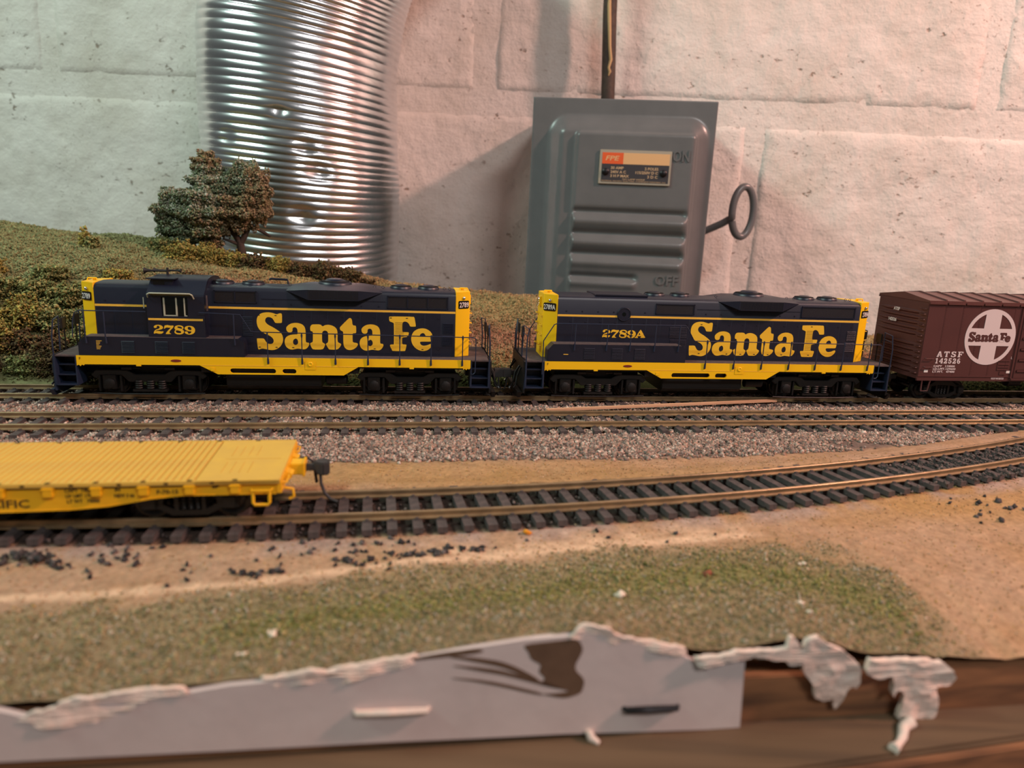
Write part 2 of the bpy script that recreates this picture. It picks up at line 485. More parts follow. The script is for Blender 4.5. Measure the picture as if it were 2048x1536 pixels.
# ------------------------------------------------------------------ flexible aluminium duct
def build_duct():
    pth = [(-160, -150), (-160, -60), (-162.5, 20), (-165.5, 80), (-166, 115), (-160, 150), (-146, 190), (-122, 228), (-90, 262)]
    tl = [0.03, 0.04, 0.06, 0.09, 0.11, 0.18, 0.36, 0.56, 0.74]
    cz = np.array([p[1] for p in pth], float); cx = np.array([p[0] for p in pth], float)
    L = np.concatenate([[0], np.cumsum(np.hypot(np.diff(cx), np.diff(cz)))])
    pitch, per, n = 5.4, 12, 160
    N = int(L[-1] / pitch * per)
    t = np.linspace(0, L[-1], N)
    wob = np.cumsum(1 + 0.12 * np.sin(t * 0.041 + 1) + 0.12 * np.sin(t * 0.113)); wob = wob / wob[-1] * (L[-1] / pitch)
    X = np.interp(t, L, cx); Z = np.interp(t, L, cz)
    ker = np.hanning(61); ker /= ker.sum()
    sm = lambda a: np.convolve(np.pad(a, 30, mode='edge'), ker, 'valid')
    X, Z = sm(X), sm(Z)
    tilt = sm(np.interp(t, L, tl)); fwd = 0.09 + 0.07 * np.sin(t * 0.018 + .6)
    ph = wob % 1.0
    rib = 0.8 * np.abs(np.sin(np.pi * ph)) ** 0.7 * (1 + .25*np.sin(t*.07))
    R = np.interp(t, L, [70, 71, 73.5, 73.5, 73, 72, 71, 70, 70]) + rib
    A = np.linspace(0, 2*np.pi, n, endpoint=False)
    V = np.zeros((N, n, 3))
    for i in range(N):
        nrm = Vector((tilt[i], -fwd[i], 1)).normalized()
        a = Vector((1, 0, 0)); a = (a - nrm * a.dot(nrm)).normalized(); b = nrm.cross(a)
        r = R[i] + 0.35 * np.sin(3 * A + t[i] * .05) + 0.25 * np.sin(7 * A - t[i] * .11)
        V[i] = np.array([X[i], -86, Z[i]]) + np.outer(r * np.cos(A), a) + np.outer(r * np.sin(A), b)
    # small dents
    for dx, dz, s, d in ((-175, -3, 4.5, 3.0), (-127, 25, 4.5, 3.2), (-136, -6, 4.5, 3.0), (-134, 40, 3.5, 2.4), (-190, 45, 4, 1.6), (-150, 62, 3.0, 2.0)):
        q = np.exp(-((V[..., 0] - dx)**2 + (V[..., 2] - dz)**2) / (2*s*s)) * (V[..., 1] < -86)
        V[..., 1] += q * d
    i = np.arange(N*n).reshape(N, n)
    T = np.stack([i[:-1], np.roll(i, -1, 1)[:-1], np.roll(i, -1, 1)[1:], i[1:]], -1).reshape(-1, 4)
    o = np_mesh('flexible_duct', V.reshape(-1, 3), T, M['duct'], smooth=True)
    to_wall(o)
    tag(o, 'shiny ribbed aluminium flexible duct running up the wall behind the tree', 'duct')
build_duct()

# ------------------------------------------------------------------ electrical switch box
sb = thing('switch_box', 'grey metal electrical switch box with ON and OFF embossed on its cover', 'switch box')
BOXM = WALL @ Matrix.Translation((83.5, 0, 20)) @ Matrix.Rotation(math.radians(-0.9), 4, 'Y')
sb.location = BOXM.to_translation(); sb.rotation_euler = BOXM.to_euler()
# local: x -67..67 , z -115..72, y 0 (wall) .. -92 (front)
HWX, ZT, ZB, FD = 67.5, 71.5, -128.0, -90.0
MB().box(-HWX+3, HWX-3, FD+2, 1.5, ZB+3, ZT-2.5).build('body', M['greybox'], sb, bevel=1.2)
def cover():
    nx, nz = 150, 220
    X, Z = np.meshgrid(np.linspace(-HWX, HWX, nx), np.linspace(ZB, ZT, nz))
    def rr(x0, x1, z0, z1, r):                    # signed distance inside a rounded rectangle
        cx, cz, hx, hz = (x0+x1)/2, (z0+z1)/2, (x1-x0)/2 - r, (z1-z0)/2 - r
        qx, qz = np.abs(X-cx)-hx, np.abs(Z-cz)-hz
        return r - (np.hypot(np.maximum(qx, 0), np.maximum(qz, 0)) + np.minimum(np.maximum(qx, qz), 0))
    ss = lambda a, b, v: (lambda t: t*t*(3-2*t))(np.clip((v-a)/(b-a), 0, 1))
    d1 = rr(-52, 59.5, ZB+16, 56, 12)
    h = 9.0 * ss(-4, 10, d1)
    d2 = rr(-34, 53.5, ZB+24, 47, 4)
    h += 3.2 * ss(-1.0, 2.4, d2)
    gx = ss(-34, -31, X) * ss(53, 50.5, X)
    def groove(zc, w, dep, x1):
        return dep * np.exp(-((Z-zc)/w)**2) * ss(-34, -31, X) * ss(x1, x1-6, X)
    for zc in (-15.0, -30.5, -45.5):
        h += groove(zc + 5.0, 2.6, -2.6, 53) + groove(zc - 1.8, 3.6, 2.0, 53)
    h += groove(-57.5, 2.4, -2.4, 20) + groove(-62.5, 3.2, 1.6, 20)
    edge = np.zeros_like(X, bool); edge[0] = edge[-1] = True; edge[:, 0] = edge[:, -1] = True
    Y = FD - h
    Y[edge] = FD + 6
    i = np.arange(nx*nz).reshape(nz, nx)
    T = np.stack([i[:-1, :-1], i[:-1, 1:], i[1:, 1:], i[1:, :-1]], -1).reshape(-1, 4)
    o = np_mesh('cover', np.stack([X, Y, Z], -1).reshape(-1, 3), T, M['greybox'], parent=sb, smooth=True)
    return o
cov = cover()
PF = FD - 12.2
words('embossed_lettering', 'ON', 36.5, 27.5, PF-.1, 7.6, M['greybox'], sb, width=12.0, bold=0.25, depth=.55)['label'] = 'raised word ON'
words('embossed_lettering', 'OFF', 31.5, -61.2, PF-.1, 7.2, M['greybox'], sb, width=17.0, bold=0.2, depth=.55)['label'] = 'raised word OFF'
npl = MB().box(-15.6, 36.0, PF-1.4, PF+.3, 10.0, 34.0).build('nameplate', M['platerim'], sb, bevel=.4)
tag(npl, 'orange, tan and black rating plate')
MB().box(-13.6, 34.6, PF-1.55, PF-1.3, 11.6, 24.2).build('black_panel', M['plate'], npl)
MB().box(-13.6, 1.6, PF-1.56, PF-1.3, 24.2, 32.0).build('orange_panel', M['orange'], npl)
MB().box(1.6, 34.6, PF-1.56, PF-1.3, 24.2, 32.0).build('tan_panel', M['tan'], npl)
words('plate_logo', 'FPE', -11.2, 26.6, PF-1.62, 3.2, M['tan'], npl, width=10.0, bold=.08, shear=.2)
for body, x, z, al, w in (('30 AMP', -7.0, 20.6, 'LEFT', 9.2), ('240V A C', -7.0, 17.8, 'LEFT', 11), ('3 H P MAX', -7.0, 15.0, 'LEFT', 13.4),
                          ('2 POLES', 27, 20.6, 'RIGHT', 9.6), ('115/250V D C', 27, 17.8, 'RIGHT', 16), ('3 D C', 27, 15.0, 'RIGHT', 7.4)):
    words('plate_text', body, x, z, PF-1.58, 1.8, M['platetext'], npl, al, width=w, bold=.05)
words('plate_text', 'NO LAMP INSIDE', 2.0, 13.2, PF-1.58, 1.1, M['platetext'], npl, 'LEFT', width=16)
words('plate_text', 'FEDERAL PACIFIC ELECTRIC COMPANY NEWARK N.J.', -13.0, 11.9, PF-1.58, .8, M['platetext'], npl, 'LEFT', width=46)
for x in (-10.6, 30.8):
    MB().lathe((x, PF-1.3, 18.6), (0, -1, 0), [(0, 2.6), (1.0, 2.5), (1.6, 1.7), (1.75, .2)], 16).build('screw', M['screw'], npl)
# throw handle: rod out of the right side, ending in an upright eye
hd = [(HWX-4, -46, -24.0), (HWX+6, -50, -19.5), (HWX+16, -56, -14.0), (HWX+21, -58, -10.5)]
rc = Vector((HWX+30.5, -58, -4.5))
ringp = [rc + Vector((math.cos(a)*9.4*0.92, math.cos(a)*3.4, math.sin(a)*19.0)) for a in [math.radians(195 - i*352/36) for i in range(37)]]
ringp = [Vector(p) for p in hd] + [p for p in ringp]
MB().tube(ringp, 2.9, 10).build('handle', M['greybox'], sb, smooth=60)

cd = thing('conduit', 'thin rusty brown conduit with a tan paint run rising from the grey box', 'pipe')
to_wall(cd)
MB().tube([(70.5, -22, 84), (68.5, -22, 120), (65.5, -22, 165), (63, -22, 230), (62, -22, 300)], 5.6, 14).build('pipe', M['rust'], cd)
MB().tube([(68.6, -27.7, 118), (69.4, -27.8, 121), (68.2, -27.9, 124), (69.4, -27.8, 130), (67.6, -27.9, 140), (66.4, -27.7, 152), (64.6, -27.6, 170), (64.2, -27.6, 190)],
          [.4, 1.2, 1.0, 1.3, 1.2, 1.4, 1.5, .6], 8).build('paint_run', M['drip'], cd)
# ------------------------------------------------------------------ terrain
def seg_dist(X, Y, pts):
    d = np.full(X.shape, 1e9)
    for (ax, ay), (bx, by) in zip(pts[:-1], pts[1:]):
        t = np.clip(((X-ax)*(bx-ax) + (Y-ay)*(by-ay)) / ((bx-ax)**2 + (by-ay)**2), 0, 1)
        d = np.minimum(d, np.hypot(X-ax-t*(bx-ax), Y-ay-t*(by-ay)))
    return d
def sstep(a, b, v):
    t = np.clip((v-a)/(b-a), 0, 1); return t*t*(3-2*t)

SEAM = [(-150, 128), (-107.8, 137.3), (-90.8, 141.2), (-73.8, 144.8), (-58.5, 149.0), (-42.8, 155.2), (-25.9, 161.8), (-13.8, 164.8), (-1.2, 168.2), (25.4, 176.5), (56.8, 183.5), (76.3, 187.7)]
GX = [-160, -104.4, -86.7, -72.6, -55.7, -25.5, -1.2, 32.0, 55.5, 80.5, 92, 99, 102.5, 400]
GY = [116, 132.5, 137.9, 142.3, 147.7, 159.2, 165.9, 175.6, 178.7, 180.1, 176, 166, 130, -900]
STRIP = [(-51.4, 128.0), (-32.8, 136.1), (-0.7, 146.1), (29.4, 155.7), (56.5, 164.8), (79.7, 160.0), (88.7, 146.5)]
FTX = [-160, -85, -73, -55, -42, -23, -12, 4.3, 13.8, 17, 22, 34, 40, 48, 58, 66, 75, 85, 95, 112, 200]
FTZ = [-5, -5.4, -4.7, -3.8, -2.8, -.7, 1.2, 3.4, 3.9, 4.4, 3.2, -.4, -1.6, -1.2, 0.2, -1.0, -4.2, -4.6, -6.2, -6.8, -7]
side_y = np.vectorize(side_near)
def gravel_front(X):
    return np.interp(X, [-400, -177, -71.8, -37.9, -3.2, 52.1, 92.4, 122.2, 172.9, 204.2, 260], [198, 226.7, 232.1, 236.4, 242.6, 250.9, 260.9, 267.9, 284.7, 301.4, 330])
def ground_z(X, Y):
    fy = 118.0 + 0.15*X
    z = -5.0 + (fbm(X*.05, Y*.05, 3) - .5)*1.2 + (fbm(X*.2, Y*.2, 8) - .5)*.7
    zt = np.interp(X, FTX, FTZ) + (fbm(X*.16, Y*0+2.5, 4) - .5)*1.6
    w = 1 - sstep(0, 34, Y - fy)
    z = z*(1-w) + (zt + (fbm(X*.1, Y*.1, 5) - .5)*.9)*w
    # roadbed under the two main tracks
    rise = sstep(-4, 16, Y - gravel_front(X))
    z = z*(1-rise) + (-3.9 + (fbm(X*.2, Y*.2, 9) - .5)*.7)*rise
    sd = np.abs(Y - side_y(X) - 8.5)
    flat = 1 - sstep(15, 22, sd)
    z = z*(1-flat*.85) + (-4.4)*flat*.85
    far = sstep(9.5, 13, Y - side_y(X) - 8.5) * (1 - sstep(16, 34, Y - side_y(X) - 8.5)) * (1 - rise)
    z = z*(1-far) + (-2.1 + (fbm(X*.2, Y*.2, 15) - .5)*.5)*far
    return z
def grass_mask(x, y):
    r = sstep(55, 90, x)
    d = np.minimum(np.interp(x, GX, GY) - y, 1.4*(101 - x)*r + 400*(1-r))
    n = (fbm(x*.15, y*.15, 31)-.5)
    a = sstep(-5, 6, d + n*12)*(1-r) + sstep(-14, 16, d + n*26)*r
    return a
def build_ground():
    xs = np.arange(-330, 330.1, 1.25); t = np.concatenate([np.linspace(0, .5, 110), np.linspace(.505, 1, 70)])
    X, Tt = np.meshgrid(xs, t)
    y0 = 118 + .15*X; y1 = T1A + T1B*X + 34
    Y = y0 + (y1-y0)*Tt
    Z = ground_z(X, Y)
    V = np.stack([X, Y, Z], -1).reshape(-1, 3)
    n, m = X.shape
    i = np.arange(n*m).reshape(n, m)
    T = np.stack([i[:-1, :-1], i[:-1, 1:], i[1:, 1:], i[1:, :-1]], -1).reshape(-1, 4)
    # colours that the ground itself has: dirt, turf, pale plaster seam; siding cinders also carry painted shade
    x, y = V[:, 0], V[:, 1]
    g = grass_mask(x, y)
    strip = np.exp(-(seg_dist(x, y, STRIP)/7.5)**2)
    pale = (1 - sstep(.6, 2.8, seg_dist(x, y, SEAM) + (fbm(x*.3, y*.3, 41)-.5)*3.2)) * (1 - sstep(66, 78, x))
    pale = np.maximum(pale, .8*np.exp(-((seg_dist(x, y, [(-22, 164.5), (-1.2, 170.5), (25, 179), (56, 186.5), (70, 189)])/5.0)**2)) * sstep(.3, .6, fbm(x*.2, y*.2, 44)))
    f1 = fbm(x*.07, y*.07, 51)[:, None]; f2 = fbm(x*.5, y*.5, 52)[:, None]; f3 = fbm(x*.16, y*.16, 53)[:, None]
    dirt = np.array(lin(180, 142, 102)[:3])*(1-f1) + np.array(lin(190, 160, 136)[:3])*f1
    yel = sstep(232, 205, y)[:, None]*0 + (sstep(190, 215, y)*sstep(255, 225, y))[:, None]
    dirt = dirt*(1-.5*yel) + np.array(lin(186, 146, 84)[:3])*.5*yel
    grass = np.array(lin(134, 120, 90)[:3])*(1-f3) + np.array(lin(160, 144, 112)[:3])*f3
    green = np.array(lin(126, 124, 74)[:3])
    s = (strip*(.55+.6*f3[:, 0]))[:, None].clip(0, 1)*.8
    grass = grass*(1-s) + green*s
    rim = (1 - sstep(6, 24, y - (118+.15*x)))[:, None]
    grass = grass*(1-.45*rim) + np.array(lin(136, 116, 92)[:3])*.45*rim
    c = dirt*(1-g[:, None]) + grass*g[:, None]
    du = sstep(13, 15, np.abs(y - side_y(x) - 8.5)) * (1 - sstep(17, 26, side_y(x) + 8.5 - y)) * (y < side_y(x)) * sstep(.35, .65, fbm(x*.09+4, y*.09, 47))
    c = c*(1-.75*du[:, None]) + np.array(lin(172, 154, 146)[:3])*.75*du[:, None]
    c = c*(1-pale[:, None]) + np.array(lin(226, 192, 160)[:3])*pale[:, None]
    grav = sstep(-3, 3, y - gravel_front(x))[:, None]
    c = c*(1-grav) + np.array(lin(120, 104, 96)[:3])*grav
    cinder_shade = (1 - sstep(12.5, 15.5, np.abs(y - side_y(x) - 8.5) + (fbm(x*.3, y*.3, 77)-.5)*3))[:, None]  # dark cinders plus the shade between siding ties, put into the colour
    c = c*(1-cinder_shade) + np.array(lin(74, 62, 56)[:3])*cinder_shade
    c = c*(.78 + .44*f2)
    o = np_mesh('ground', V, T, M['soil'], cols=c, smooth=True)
    return tag(o, 'tan dirt and grass scenery surface of the model railway', kind='structure')
def soil():
    m = mat('scenery_soil', (0.3, 0.2, 0.1, 1), 0.95, attr='Col', spec=0.15, vary=(0.55, 0.25, (0.62, 0.60, 0.58, 1)), bump=(0.9, 0.8, 0.55))
    return m
M['soil'] = soil()
build_ground()

# rising ground behind the tracks
HX = [-400, -350.6, -313.9, -239.4, -209.2, -161.7, -100.3, -79.7, -7.4, 16.6, 243, 400]
HZ = [67, 64.5, 60.0, 57.5, 51.0, 45.6, 37.6, 34.0, 30.4, 30.6, 11.8, 8]
def hill_base(X): return T1A + T1B*X + 31.0
def hill_z(X, Y):
    y0 = hill_base(X); t = np.clip((Y - y0)/(492 - y0), 0, 1)
    crest = np.interp(X, HX, HZ)
    left = sstep(-60, -160, X)                       # steep bank on the left, even slope on the right
    pL = np.interp(t, [0, .06, .18, .34, .55, .8, 1], [0, .14, .50, .80, .91, .97, 1])
    pR = np.interp(t, [0, .10, .3, .55, .8, 1], [0, .16, .42, .68, .90, 1])
    p = pL*left + pR*(1-left)
    z = -4.5 + (crest + 4.5)*p
    return z + ((fbm(X*.045, Y*.045, 61)-.5)*6 + (fbm(X*.16, Y*.16, 62)-.5)*2.2)*sstep(0, .12, t)*(.35 + .65*(1-sstep(.85, 1, t)))
def build_hill():
    xs = np.arange(-420, 400.1, 2.0); t = np.linspace(0, 1, 90)
    X, Tt = np.meshgrid(xs, t); Y0 = hill_base(X); Y = Y0 + (494 - Y0)*Tt
    Z = hill_z(X, Y)
    Z = np.vstack([Z, np.full((1, len(xs)), -60.0)]); X = np.vstack([X, X[-1:]]); Y = np.vstack([Y, Y[-1:] + .5])
    V = np.stack([X, Y, Z], -1).reshape(-1, 3); n, m = X.shape
    i = np.arange(n*m).reshape(n, m)
    T = np.stack([i[:-1, :-1], i[:-1, 1:], i[1:, 1:], i[1:, :-1]], -1).reshape(-1, 4)
    c = hill_colour(V[:, 0], V[:, 1], V[:, 2])
    o = np_mesh('hill', V, T, M['soil'], cols=c, smooth=True)
    tag(o, 'turf covered hillside rising behind the far track', kind='structure')
def hill_colour(x, y, z):
    f = fbm(x*.06, y*.06, 71)[:, None]; f2 = fbm(x*.3, y*.3, 72)[:, None]; f3 = fbm(x*.035+9, y*.05, 73)[:, None]
    gr = np.array(lin(112, 118, 80)[:3])*(1-f2) + np.array(lin(148, 148, 106)[:3])*f2
    tn = np.array(lin(164, 144, 100)[:3])*(1-f2) + np.array(lin(142, 126, 86)[:3])*f2
    rd = np.array(lin(150, 108, 84)[:3])
    L = sstep(-140, -235, x)[:, None]
    t = ((y - hill_base(x))/(492-hill_base(x)))[:, None]
    mid = np.exp(-((t - .38)/.16)**2)
    right = tn*(1-mid) + rd*mid
    low = 1 - sstep(.02, .22, t)
    right = right*(1-low) + np.array(lin(78, 80, 46)[:3])*low
    rim = sstep(.86, 1.0, t)*sstep(-235, -200, x)[:, None]*.6
    c = right*(1-L) + (gr*(1-.3*f3) + tn*.3*f3)*L
    c = c*(1-rim) + np.array(lin(156, 122, 92)[:3])*rim
    return c*(.8+.4*f)
build_hill()

# ------------------------------------------------------------------ benchwork along the front
fr = thing('benchwork_front', 'reddish brown stained wooden front of the layout table', 'table')
MB().prism([(x, front_y(x)+.6) for x in (-330, 330)] + [(x, front_y(x)+20) for x in (330, -330)], -19.2, -8.2, 'xy').build('plywood_edge', M['wood'], fr, bevel=.4)
lower = lambda x: 116.3 + .23*(x - 67.3)
MB().prism([(-330, lower(-330)), (330, lower(330)), (330, front_y(330)+40), (-330, front_y(-330)+40)], -62, -18.8, 'xy').build('front_rail', M['wood2'], fr, bevel=.6)
MB().prism([(-330, lower(-330)-1.6), (330, lower(330)-1.6), (330, lower(330)), (-330, lower(-330))], -62, -19.6, 'xy').build('facing_strip', M['wood'], fr, bevel=.4)

ANG = math.atan(.15)
FRONT = Matrix.Translation((0, 118, 0)) @ Matrix.Rotation(ANG, 4, 'Z')
def on_front(o): o.location = FRONT.to_translation(); o.rotation_euler = (0, 0, ANG); return o
CA = 1/math.cos(ANG)
fl = lambda pts: [(x*CA, z) for x, z in pts]
top = [(-130, -6), (-100, -5.6), (-85, -5.9), (-80.2, -7.7), (-73.2, -4.9), (-66, -4.2), (-60.3, -4.0), (-55.3, -4.4), (-47.8, -3.3), (-42.3, -3.0), (-36, -2.0), (-32, -1.9), (-27, -1.0), (-22.8, -1.2), (-13.9, .7), (-8, 1.6), (-3.7, 2.2), (4.3, 3.2), (13.8, 3.6), (16.5, 4.4), (20.4, 3.2), (25.8, 1.2), (33.9, -1.0), (37.1, -3.0), (43.7, -3.4), (47.8, -3.6)]
bot = [(48.5, -18.7), (41.6, -18.7), (26.7, -18.2), (12.3, -17.6), (-5.1, -17.3), (-21.9, -16.9), (-49.3, -16.6), (-66.1, -16.3), (-86.1, -16.0), (-130, -15.5)]
cb = on_front(plate('cardboard_strip', [fl(top + bot)], -0.9, 0.3, M['card']))
tag(cb, 'torn grey cardboard strip stapled along the front of the layout', 'cardboard')
def smear(loop, y=-.95, y1=-.85, m='torn'):
    return plate('torn_patch', [fl(chaikin(loop, 2))], y, y1, M[m], cb)
smear([(3.7, 2.2), (9, 2.6), (14.2, 3.0), (15.3, 1.0), (15.1, -.3), (13.7, -3.3), (16.1, -5.8), (15.8, -8.0), (15.3, -8.9), (12.8, -9.7), (10.8, -9.4), (7.6, -8.4), (10, -8.5), (13.4, -8.2), (11.7, -7.7), (7.1, -6.4), (8.6, -5.2), (7.0, -3.7), (7.6, -2.2), (5.5, -1.0), (5.0, .6)])['label'] = 'brown patch where the grey facing is torn off'
for P in ([(-10.9, .7), (-5, .1), (1.1, -1.3), (7.4, -5.2), (7.0, -6.0), (.6, -2.4), (-5, -.9)], [(-10.2, -1.2), (-3, -2.2), (1.2, -3.2), (11.7, -7.2), (11.4, -7.8), (0.6, -4.0), (-4, -2.9)],
          [(-10.8, -3.7), (-2.1, -4.9), (8.3, -8.3), (8.0, -8.9), (-2.4, -5.6)], [(-20, -.2), (-12, 1.2), (-4, 2.0), (-3, .9), (-12, .2)], [(-33, -2.2), (-27, -1.4), (-23, -1.7), (-28, -2.6)]):
    smear(P)
def staple(x0, x1, z, m, lab):
    s = MB().tube([(x0*CA, -.8, z), (x0*CA+.4, -1.6, z), ((x0+x1)/2*CA, -1.9, z+.1), (x1*CA-.4, -1.6, z-.2), (x1*CA, -.8, z-.2)], [.45, .62, .7, .6, .4], 6).build('staple', m, smooth=50)
    on_front(s)
    tag(s, lab, 'staple', 'staples in the cardboard')
staple(-26.4, -13.0, -9.9, M['plaster'], 'paint covered staple left of the torn brown patch')
staple(24.1, 35.1, -12.6, M['screw'], 'dark staple sunk in the cardboard right of the torn patch')

def flake(name, loop, y, th, lab, lean=0.0):
    """torn plaster shell: outline with a lumpy front"""
    P = []
    L0 = fl(loop)
    for i in range(len(L0)):
        a, b = L0[i], L0[(i+1) % len(L0)]
        d = math.hypot(b[0]-a[0], b[1]-a[1]); k = max(1, int(d/.9))
        for j in range(k):
            w = j/k; P.append((a[0]*(1-w)+b[0]*w + random.uniform(-.22, .22), a[1]*(1-w)+b[1]*w + random.uniform(-.22, .22)))
    o = plate(name, [P], 0, th, M['plaster'])
    bm = bmesh.new(); bm.from_mesh(o.data)
    bmesh.ops.triangulate(bm, faces=bm.faces)
    for _ in range(2):
        bmesh.ops.subdivide_edges(bm, edges=[e for e in bm.edges if e.calc_length() > 1.6], cuts=1)
        bmesh.ops.triangulate(bm, faces=bm.faces)
    for v in bm.verts:
        a = float(fbm(np.array([v.co.x*.33]), np.array([v.co.z*.33]), 5)[0]) - .5
        v.co.y += y + a*1.6 + lean*(v.co.z + 8)
    bm.to_mesh(o.data); bm.free()
    on_front(o)
    return tag(o, lab, 'plaster', 'torn plaster along the front edge')
flake('plaster_flake', [(37.2, -1.6), (42, -1.5), (46.2, -.5), (51.9, -.6), (55.5, -.4), (55.7, 2.0), (56.8, 1.8), (58.5, -.8), (59.3, 1.3), (61.3, 2.1), (63.2, .5), (64.8, -.5), (67.0, -1.3), (68.7, -2.9), (71.0, -4.3), (72.2, -5.9), (72.7, -9.1), (72.4, -11.0), (70.5, -10.5), (70.2, -12.4), (69.7, -15.0), (68.7, -16.5), (67.7, -13.5), (66.0, -14.1), (64.0, -12.7), (62.9, -9.4), (60.9, -7.4), (59.0, -4.2), (56.7, -4.4), (55.7, -3.4), (52.1, -2.8), (49.2, -2.2), (46.4, -2.6), (42, -3.4), (38.2, -4.4)],
      -1.6, 1.1, 'torn pale plaster flake hanging right of the cardboard, with a long pointed tip', -.10)
flake('plaster_flake', [(73.1, -3.7), (78.3, -4.3), (83.7, -4.1), (89.1, -5.2), (91.9, -7.0), (93.5, -9.0), (92.7, -10.9), (89.6, -11.3), (89.8, -12.3), (90.9, -15.0), (90.9, -18.3), (89.6, -19.5), (86.8, -19.6), (84.6, -17.8), (83.6, -19.1), (82.2, -18.3), (82.3, -15.0), (82.4, -12.0), (81.3, -11.1), (80.1, -13.0), (78.9, -7.8), (75.9, -8.2), (73.0, -6.8)],
      -2.6, 1.2, 'rightmost torn plaster flake, curling over the wooden front edge', -.05)
flake('plaster_flake', [(-82, -8.2), (-80, -6.6), (-77, -6.0), (-73, -4.0), (-70, -4.4), (-66, -3.4), (-60, -3.0), (-55.5, -3.0), (-54.6, -4.2), (-58, -5.0), (-62, -5.2), (-65, -8.0), (-70, -9.2), (-74, -9.4), (-77, -9.6)], -1.0, .8, 'pink torn plaster rim at the left end of the cardboard')
flake('plaster_flake', [(-42.6, -2.4), (-38, -1.8), (-34, -.8), (-31, -1.4), (-26, -.4), (-22, .3), (-16, .9), (-14, .2), (-18, -1.2), (-22, -2.0), (-26, -3.4), (-29, -4.4), (-32, -3.4), (-36, -3.6), (-41, -4.2)], -1.0, .8, 'pink torn plaster rim on the cardboard above the pale staple')
flake('plaster_flake', [(12.6, 3.4), (14.5, 5.4), (17.5, 5.6), (20.2, 4.6), (21, 3.6), (25.8, 2.2), (30, 1.4), (34.5, .2), (36, -1.2), (34, -1.9), (29, -.4), (24, .8), (21, 1.6), (19.6, 1.2), (18.4, 2.6), (15, 2.9)], -1.0, .8, 'pale torn plaster rim on the cardboard right of the brown patch')
dp = on_front(MB().tube([(83.9*CA, -3.6, -17.6), (81.8*CA, -4.2, -18.3), (79.7*CA, -6.8, -18.5), (77.5*CA, -8.6, -18.5), (75.6*CA, -9.8, -18.3)], [1.3, 1.1, .9, .7, 1.1], 8).build('plaster_drip', M['plaster'], smooth=60))
tag(dp, 'thin dried plaster run on the ledge under the rightmost flake', 'plaster')
dd = on_front(MB().tube([(17.4*CA, -1.2, -16.8), (17.8*CA, -1.8, -18.0), (19.2*CA, -2.8, -18.6)], [.7, .9, .5], 7).build('plaster_drip', M['plaster'], smooth=60))
tag(dd, 'small plaster crumb under the bottom edge of the cardboard', 'plaster')

# ------------------------------------------------------------------ tracks
RAIL_P = [(-1.0, -2.1), (1.0, -2.1), (1.0, -1.8), (.3, -1.45), (.3, -.75), (.52, -.6), (.52, -.1), (.42, 0), (-.42, 0), (-.52, -.1), (-.52, -.6), (-.3, -.75), (-.3, -1.45), (-1.0, -1.8)]
def sweep_rail(pts, parent):
    m = len(pts); mb = MB(); n = len(RAIL_P); vs = []
    for i, p in enumerate(pts):
        a, b = Vector(pts[max(i-1, 0)]), Vector(pts[min(i+1, m-1)])
        t = (b - a).normalized(); nr = Vector((t.y, -t.x))
        vs += [(p[0] + nr.x*q, p[1] + nr.y*q, z) for q, z in RAIL_P]
    fs = [(k*n+j, k*n+(j+1) % n, (k+1)*n+(j+1) % n, (k+1)*n+j) for k in range(m-1) for j in range(n)]
    fs += [tuple(range(n)), tuple(range(m*n-1, (m-1)*n-1, -1))]
    return mb.add(vs, fs).build('rail', M['rail'], parent, smooth=30)
def tie_mesh():
    mb = MB().box(-1.35, 1.35, -15, 15, -3.9, -2.15)
    for s in (-8.25, 8.25):
        mb.box(-1.0, 1.0, s-2.0, s+2.0, -2.2, -1.95)
        for q in (-1.35, 1.35):
            mb.box(-.45, .45, s+q-.35, s+q+.35, -2.0, -1.45)
    o = mb.build('tie', M['tie'], None, smooth=0)
    return o
TIE = tie_mesh()
def track(label, centre, X0, X1, pitch, seed):
    rnd = random.Random(seed)
    t = thing('track', label, 'track', group=None)
    xs = np.arange(X0, X1 + .1, 4.0)
    C = [Vector(centre(float(x))) for x in xs]
    for s in (-8.25, 8.25):
        P = []
        for i, p in enumerate(C):
            d = (C[min(i+1, len(C)-1)] - C[max(i-1, 0)]).normalized()
            P.append((p.x - d.y*s, p.y + d.x*s))
        sweep_rail(P, t)
    x = X0
    while x < X1:
        p, q = Vector(centre(x)), Vector(centre(x + .5)); d = (q - p).normalized()
        inst(TIE, t, (p.x, p.y, rnd.uniform(-.12, .05)), (0, 0, math.atan2(d.y, d.x) + rnd.uniform(-.015, .015)))
        x += pitch*d.x
    return t
track('far main track that carries the two locomotives and the boxcar', lambda x: (x - 8.25*math.sin(TH1)*0, T1A + T1B*x + 8.25/math.cos(TH1)), -300, 330, 6.95, 1)
track('empty middle main track between the locomotives and the gravel shoulder', lambda x: (x, T2A + T2B*x + 8.25/math.cos(math.atan(T2B))), -270, 300, 7.15, 2)
def side_c(x):
    s = (side_near(x+.5) - side_near(x-.5)); L = math.hypot(1, s)
    return (x - 8.25*s/L, side_near(x) + 8.25/L)
track('curved siding track nearest the camera that carries the yellow flatcar', side_c, -230, 238, 6.7, 3)
bpy.data.objects.remove(TIE)

